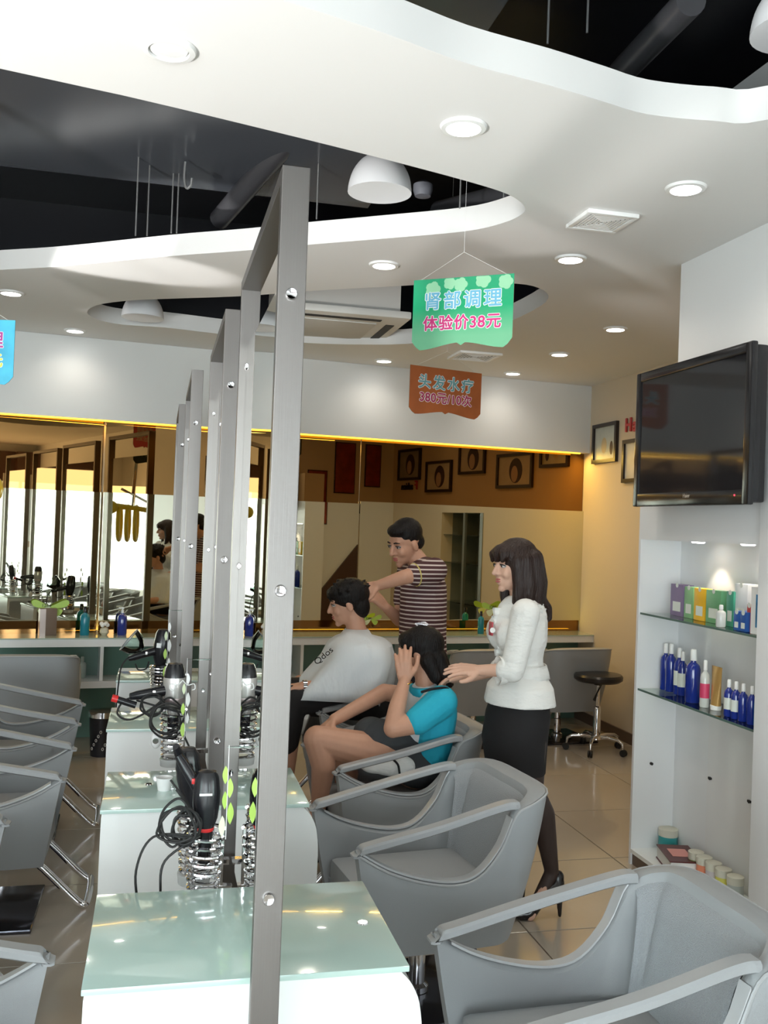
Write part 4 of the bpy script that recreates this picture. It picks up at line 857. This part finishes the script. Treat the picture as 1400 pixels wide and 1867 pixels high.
sk = M(); loft(sk, [(A(948, 1262), V((.118, 0, 0)), V((0, .15, 0)), .0), (A(944, 1300), V((.138, 0, 0)), V((0, .18, 0)), .0), (A(938, 1345), V((.142, 0, 0)), V((0, .175, 0)), .008), (A(940, 1402), V((.128, 0, 0)), V((0, .16, 0)), .012), (A(940, 1400), V((.11, 0, 0)), V((0, .14, 0)), .012), (A(940, 1330), V((.11, 0, 0)), V((0, .14, 0)), 0)], 44, 5)
obj('skirt', sk, BLKCLOTH, t)

# ---- barber: striped polo, leaning in, both hands at the client's hair
DB = 5.4; org = V((1.50, 5.30, 0))
t = thing('person', 'man with short hair and maroon striped polo shirt standing and cutting hair', 'person', org)
hc = A(738, 990, DB); nk = A(766, 1030, DB+.02); H = Head(hc, (-.80, -.42, -.34), (.12, 0, 1), 1.08)
b = M(); H.body(b, nk); shN, shF = A(792, 1040, DB-.14), A(745, 1040, DB+.18)
ch_, wa, hp = A(772, 1075, DB), A(770, 1165, DB), A(775, 1225, DB)
chain(b, [nk, ch_, wa, hp], [.055, .10, .105, .115]); chain(b, [shN, shF], [.055, .055])
eN = A(738, 1052, DB-.24); wN = A(688, 1068, DB-.22); eF = A(728, 1130, DB+.10); wF = A(704, 1108, DB+.0)
chain(b, [shN, eN, wN], [.052, .042, .028]); hand(b, wN, (-.9, .05, -.25), (-.2, -.6, .7), (-.3, .3, -.6), (.5, .55, .6, .65), 1.05)
chain(b, [shF, eF, wF], [.05, .040, .028]); hand(b, wF, (-.75, .0, .65), (.5, -.6, .5), (.4, -.2, .8), (.45, .5, .6, .7), 1.05)
for s_ in (-.09, .09): chain(b, [hp+V((s_*.3, s_, 0)), V((.02, s_, .48)), V((.06, s_, .09))], [.095, .065, .04])
obj('body', remesh(b, .0055, 3, 'body'), SKIN, t); H.face(t)
h = M(); H.sph(h, (-.022, 0, .048), (.098, .080, .083)); H.sph(h, (.032, 0, .083), (.055, .060, .035)); H.sph(h, (-.06, 0, -.01), (.055, .070, .055)); H.hair(t, h, HAIRB, .006, 3)
m = M(); chain(m, [A(775, 1050, DB), ch_, wa, A(772, 1215, DB)], [.112, .135, .138, .142]); chain(m, [shN, shF], [.070, .070]); chain(m, [shN, shN+(eN-shN)*.62], [.074, .064]); chain(m, [shF, shF+(eF-shF)*.6], [.070, .060]); m.sph(A(772, 1225, DB), (.145, .165, .05))
obj('polo_shirt', remesh(m, .007, 4, 'polo_shirt'), STRIPE, t)
m = M(); m.tube([nk+V((.07*math.cos(a)+.01, .07*math.sin(a), -.03-.02*math.cos(a+PI))) for a in [2*PI*k/20 for k in range(20)]], .014, 8, True); obj('collar', m, mat('collar_knit', (.10, .05, .05), .8), t)
m = M(); c = shN+(eN-shN)*.66; d_ = (eN-shN).normalized(); m.tube([c+d_.cross(V((0, 1, 0))).normalized()*.062*math.cos(a)+d_.cross(d_.cross(V((0, 1, 0)))).normalized()*.062*math.sin(a) for a in [2*PI*k/20 for k in range(20)]], .004, 6, True); obj('sleeve_edge', m, mat('edge_yellow', (.6, .5, .15), .7), t)
m = M()
for s_ in (-.09, .09): chain(m, [hp+V((s_*.3, s_, -.02)), V((.02, s_, .48)), V((.06, s_, .08))], [.125, .085, .075])
obj('trousers', remesh(m, .009, 3, 'trousers'), mat('dark_denim', (.03, .03, .04), .85), t)
m = M()
for s_ in (-.09, .09): chain(m, [V((.07, s_, .05)), V((-.10, s_, .035))], [.05, .035])
obj('shoes', remesh(m, .007, 2, 'shoes'), BLACKP, t)

# ---- client in the white cape
DC = 5.1; org = V((1.10, 5.10, 0))
t = thing('person', 'seated dark haired man in a white cutting cape facing left', 'person', org)
hc = A(633, 1100, DC); nk = A(650, 1150, DC); H = Head(hc, (-.97, .10, -.22), k=1.0); b = M(); H.body(b, nk)
hp = A(672, 1275, DC); shN, shF = A(664, 1186, DC-.14), A(657, 1184, DC+.15)
chain(b, [nk, A(665, 1200, DC), hp], [.055, .12, .13]); chain(b, [shN, shF], [.06, .06])
eN = A(632, 1248, DC-.17); wN = A(552, 1252, DC-.20); eF = A(610, 1235, DC+.25); wF = A(545, 1240, DC+.18)
chain(b, [shN, eN, wN], [.05, .042, .028]); hand(b, wN, (-1, .15, -.15), (0, -.2, 1), (0, .9, .2), (.3, .35, .4, .45), 1.05)
chain(b, [shF, eF, wF], [.05, .042, .028]); hand(b, wF, (-1, -.15, -.15), (0, .2, 1), (0, -.9, .2), (.3, .35, .4, .45), 1.05)
kN, kF = V((hp.x-.42, hp.y-.10, hp.z+.02)), V((hp.x-.42, hp.y+.12, hp.z+.02))
for k_ in (kN, kF): chain(b, [hp+V((0, (k_.y-hp.y)*.8, 0)), k_, V((k_.x-.05, k_.y, .16))], [.085, .06, .04])
obj('body', remesh(b, .0055, 3, 'body'), SKIN, t); H.face(t)
h = M(); H.sph(h, (-.024, 0, .044), (.108, .090, .092)); H.sph(h, (.040, 0, .068), (.058, .072, .045)); H.sph(h, (-.065, 0, -.025), (.055, .074, .072)); chain(h, [H.p(.075, .03, .07), H.p(.088, .03, .045)], [.02, .009]); chain(h, [H.p(.080, -.01, .075), H.p(.094, -.01, .05)], [.02, .009])
rnd = random.Random(4)
for k in range(26): a = rnd.uniform(0, 6.28); e = rnd.uniform(.2, 1.3); d_ = V((math.cos(a)*math.cos(e), math.sin(a)*math.cos(e), math.sin(e))); chain(h, [H.p(-.02+d_.x*.09, d_.y*.075, .045+d_.z*.075), H.p(-.02+d_.x*.125, d_.y*.10, .045+d_.z*.098)], [.018, .005])
H.hair(t, h, HAIRB, .006, 1)
m = M(); loft(m, [(nk+V((0, 0, .012)), V((.062, 0, 0)), V((0, .062, 0)), 0), (nk+V((0, 0, -.02)), V((.085, 0, 0)), V((0, .12, 0)), .01), (A(656, 1163, DC), V((.135, 0, 0)), V((0, .205, 0)), .012), (A(656, 1172, DC), V((.170, 0, 0)), V((0, .25, 0)), .015), (A(654, 1195, DC), V((.195, 0, 0)), V((0, .28, 0)), .04), (A(638, 1225, DC), V((.235, 0, 0)), V((0, .285, 0)), .07), (A(624, 1250, DC), V((.255, 0, 0)), V((0, .30, 0)), .09), (A(618, 1268, DC), V((.27, 0, .0)), V((0, .305, 0)), .10)], 72, 5)
for v in m.b.verts:   # the hem hangs lower behind than over the lap
    f = max(0, nk.z-.10-v.co.z)/.25; v.co.z += -.06*f*(v.co.x-hp.x+.1)*3*0-.0+(.03*f*math.sin(9*v.co.y+3*v.co.x))-.10*f*max(0, v.co.y-hp.y)*0
solidify(obj('cutting_cape', m, CAPEM, t), .003)
text('lettering', 'Qdos', .05, BLKCLOTH, t, basis(A(590, 1196, DC-.30), (.72, -.05, .65), (-.6, -.3, .7)), .0006)
m = M()
for k_ in (kN, kF): chain(m, [hp+V((0, (k_.y-hp.y)*.8, 0)), k_, V((k_.x-.04, k_.y, k_.z-.22))], [.105, .080, .075])
m.sph(hp, (.14, .17, .11)); obj('trousers', remesh(m, .009, 3, 'trousers'), BLKCLOTH, t)
m = M(); c = wN-(wN-eN).normalized()*.01; m.cyl(c+V((-.010, 0, 0)), c+V((.010, 0, 0)), .034, 24); obj('watch', m, CHROME, t)
m = M(); loft(m, [(A(548, 1262, DC-.1), V((.07, 0, 0)), V((0, .12, 0)), .05), (A(543, 1295, DC-.1), V((.075, 0, 0)), V((0, .14, 0)), .08), (A(536, 1330, DC-.1), V((.05, 0, 0)), V((0, .12, 0)), .1)], 40, 5); solidify(obj('towel', m, COTTON, t), .004)

# ---- seated woman in turquoise: head in her left hand, right arm stretched to her knee, legs crossed
DW = 4.45; org = V((1.15, 4.50, 0))
t = thing('person', 'seated dark haired woman in turquoise and white polo shirt resting her head on her hand', 'person', org)
hc = A(764, 1190, DW+.04); nk = A(778, 1248, DW+.03); H = Head(hc, (-.90, .42, -.12), k=1.0); b = M(); H.body(b, nk)
hp = A(760, 1388, DW+.08); shN, shF = A(800, 1282, DW-.12), A(762, 1272, DW+.24)
chain(b, [nk, A(782, 1295, DW+.05), A(775, 1340, DW+.06), hp], [.052, .10, .105, .13]); chain(b, [shN, shF], [.055, .055])
eN = A(716, 1328, DW-.20); wN = A(738, 1240, DW-.10)
chain(b, [shN, A(760, 1318, DW-.17), eN, A(724, 1290, DW-.16), wN], [.054, .050, .043, .040, .027]); hand(b, wN, (-.12, .05, 1), (-.3, -.9, .0), (.9, -.2, .2), (.15, .2, .25, .3), .98)
eF = A(700, 1262, DW+.20); wF = A(610, 1312, DW+.02); chain(b, [shF, eF, wF], [.050, .042, .029]); hand(b, wF, (-.85, -.25, -.55), (-.35, .1, .9), (-.2, -.9, -.3), (.22, .25, .3, .35), 1.05, .2, .1)
k1 = A(578, 1348, DW-.08); a1 = A(580, 1478, DW-.02); k2 = A(612, 1352, DW+.20); 
chain(b, [hp+V((0, -.08, .02)), A(668, 1368, DW-.02), k1], [.095, .088, .064]); chain(b, [k1, A(590, 1395, DW-.08), a1], [.064, .058, .034]); 
a2 = A(618, 1540, DW+.25); chain(b, [hp+V((0, .10, .0)), k2, A(632, 1410, DW+.22), a2], [.09, .066, .058, .034])
tW1 = A(560, 1500, DW-.05); chain(b, [a1, tW1], [.030, .022])
obj('body', remesh(b, .0052, 3, 'body'), SKIN, t); H.face(t)
h = M(); H.sph(h, (-.020, 0, .040), (.108, .088, .090)); H.sph(h, (.046, 0, .066), (.05, .066, .042)); H.sph(h, (-.055, 0, -.03), (.062, .080, .080)); 
for x_, y_, L_ in ((-.05, .06, -.14), (-.09, .03, -.15), (-.09, -.02, -.15), (-.06, -.055, -.13)): chain(h, [H.p(x_, y_, -.03), H.p(x_-.03, y_, L_+.03), H.p(x_-.05, y_*.8, L_-.01)], [.042, .032, .012])
H.hair(t, h, HAIRB, .0065, 2)
m = M()
for k in range(5): m.tube(spline([H.p(-.05, -.03+.01*k, .128), H.p(-.03+.008*k, -.02+.012*k, .142), H.p(-.01, -.01+.012*k, .130)], 3), .003, 6)
obj('hair_clip', m, mat('clip_silver', (.7, .7, .75), .2, .8), t)
m = M(); chain(m, [A(783, 1275, DW+.05), A(780, 1330, DW+.05), A(768, 1375, DW+.07)], [.108, .128, .135]); chain(m, [shN, shF], [.068, .068])
obj('polo_shirt', remesh(m, .0065, 3, 'polo_shirt'), mat('white_knit', (.74, .76, .78), .8, bump=((22, 22, 22), .4)), t)
m = M(); chain(m, [shN+V((.01, -.005, .005)), A(762, 1314, DW-.17)], [.077, .064]); chain(m, [A(800, 1300, DW-.03), A(790, 1365, DW-.03)], [.088, .085]); obj('near_sleeve', remesh(m, .006, 3, 'near_sleeve'), CYAN, t, label='turquoise sleeve and side panel')
m = M(); chain(m, [shF+V((0, .005, 0)), shF+(eF-shF)*.45], [.070, .060]); obj('far_sleeve', remesh(m, .007, 3, 'far_sleeve'), CYAN, t)
m = M(); cn = nk+V((.01, 0, -.015)); m.tube([cn+V((.075*math.cos(a), .08*math.sin(a), -.012+.012*math.cos(a))) for a in [2*PI*k/24 for k in range(24)]], .020, 8, True, flat=(.7, 1.5)); obj('collar', m, CYAN, t)
m = M(); m.tube(spline([A(768, 1262, DW-.15), A(790, 1256, DW-.17), A(815, 1255, DW-.14), A(830, 1272, DW-.10)], 5), .006, 6); obj('shoulder_piping', m, BLKCLOTH, t)
m = M(); m.tube([wN+V((-.0, 0, -.015))+V((.031*math.cos(a), .031*math.sin(a), .006*math.cos(a))) for a in [2*PI*k/22 for k in range(22)]], .0035, 6, True); obj('bracelet', m, mat('gold_metal', (.7, .42, .12), .25, 1), t)
m = M(); chain(m, [hp+V((0, -.06, .03)), A(690, 1350, DW+.02)], [.125, .102]); chain(m, [hp+V((0, .09, .01)), A(690, 1345, DW+.18)], [.115, .095]); m.sph(hp, (.15, .19, .12)); obj('shorts', remesh(m, .008, 3, 'shorts'), mat('grey_shorts', (.05, .055, .06), .85), t)
m = M(); chain(m, [a1+V((.01, 0, -.005)), A(576, 1490, DW-.02), A(558, 1503, DW-.05)], [.036, .034, .024]); obj('shoe', remesh(m, .006, 2, 'shoe'), MATS['patent_black'], t)
m = M(); chain(m, [a2+V((.01, 0, -.005)), a2+V((-.11, 0, -.06))], [.037, .026]); obj('shoe', remesh(m, .006, 2, 'shoe'), MATS['patent_black'], t)
bg_ = thing('handbag', 'dark grey bag with red patch and white piping on the lap of the seated woman', 'bag', org+A(675, 1335, DW+.02))
m = M(); m.sph((0, 0, 0), (.085, .05, .075)); m.sph((.03, 0, -.02), (.08, .045, .06)); obj('bag_body', remesh(m, .006, 3, 'bag_body'), mat('bag_grey', (.045, .048, .05), .7), bg_)
obj('red_patch', M().box((-.005, -.053, -.03), (.03, -.044, .005), .003), mat('patch_red', (.6, .03, .03), .5), bg_)
obj('white_piping', M().tube(spline([(-.06, -.045, -.05), (-.055, -.05, -.015), (.0, -.056, .02), (.05, -.05, .05)], 5), .0035, 6), WHITEP, bg_)
jk = thing('folded_jacket', 'crumpled white jacket with dark cord on the seat beside the woman', 'jacket', org+A(712, 1398, DW-.10)); jk.scale = (.85, .9, .85); jk.rotation_euler = (0, .12, 0)
m = M(); m.sph((0, 0, 0), (.15, .05, .05)); m.sph((.08, .01, .015), (.08, .05, .06)); m.sph((-.09, 0, -.01), (.08, .04, .035)); obj('cloth', remesh(m, .008, 3, 'cloth'), COTTON, jk)
obj('cord', M().tube(spline([(-.02, -.05, .06), (.02, -.06, .03), (.04, -.058, -.02), (.07, -.05, -.05)], 5), .006, 6), BLKCLOTH, jk)

# ------------------------------------------------------------------ what stands beside and behind the camera, seen only in the mirrors
YEL_ = mat('yellow_plastic', (.80, .50, .02), .3)
t = thing('hair_processor', 'yellow ringed hair processor hanging on a chrome arm from the ceiling, seen in the mirrors', 'hair processor', (-.95, 3.9, 0))
obj('arm', M().tube([(-.42, .10, 1.70), (-.30, .06, 1.76), (.0, 0, 1.80), (.30, -.02, 1.82)], [.045, .035, .03, .04], 12), YEL_, t)
for k in range(3): obj('ring', M().tube([(-.05+.10*k+.13*math.cos(a)*.5, -.06+.12*math.cos(a), 1.62+.20*math.sin(a)) for a in [2*PI*j/28 for j in range(28)]], .024, 8, True), YEL_, t)
obj('head_cap', M().sph((.28, .02, 1.80), .075), YEL_, t); obj('gas_strut', M().cyl((-.30, .05, 1.80), (.15, -.02, 2.02), .015), CHROME, t); obj('mast', M().cyl((.02, 0, 1.78), (-.10, 0, HC+.9), .02), CHROME, t)
t = thing('poster_stand', 'tall standing poster of two men in white shirts by the window, seen in the mirror', 'poster', (1.75, -2.1, 0), -.15)
obj('board', M().box((-.65, -.02, .25), (.65, .0, 2.35), .004), mat('poster_white', (.72, .70, .70), .5), t)
obj('foot', M().box((-.5, -.2, 0), (-.44, .2, .03)).box((.44, -.2, 0), (.5, .2, .03)).box((-.49, -.03, 0), (-.45, -.02, .3)).box((.45, -.03, 0), (.49, -.02, .3)), FRM, t)
PS, PH, PW = mat('print_skin', ()), mat('print_dark', ()), mat('paper_white', ())
for cx in (-.32, .30):
    def disc(nm, x, z, rx, rz, e, mt): obj(nm, M().prism([(cx+x+rx*math.cos(2*PI*k/24), .001+e, z+rz*math.sin(2*PI*k/24)) for k in range(24)], (0, .0008, 0)), mt, t, smooth=False)
    disc('printed_shirt', 0, 1.05, .27, .52, .0, PW); disc('printed_arms', 0, 1.15, .30, .06, .001, PS); disc('printed_neck', 0, 1.56, .05, .09, .001, PS); disc('printed_hair', 0, 1.76, .095, .12, .002, PH); disc('printed_face', 0, 1.71, .08, .115, .003, PS)
banner = thing('red_banner', 'narrow red hanging banner with pale lettering near the window, seen in the mirror', 'banner', (.55, -3.9, 0))
obj('cloth', M().box((-.17, -.004, 1.0), (.17, .004, 2.45)), mat('banner_red', (.55, .02, .05), .6), banner, smooth=False)
for k in range(6): obj('printed_mark', M().box((-.08, .004, 1.2+.19*k), (.08, .0055, 1.29+.19*k)), PW, banner, smooth=False)
obj('rail', M().cyl((-.2, 0, 2.46), (.2, 0, 2.46), .012).cyl((0, 0, 2.46), (0, 0, HC+.01), .004), CHROME, banner)
dk = struct('trim_2', M().box((2.0, YF+.02, 0), (2.5, YF+.3, 2.9)).box((-3.5, YF+.02, 2.3), (2.0, YF+.12, 2.9)), mat('dark_lintel', (.10, .05, .03), .5))
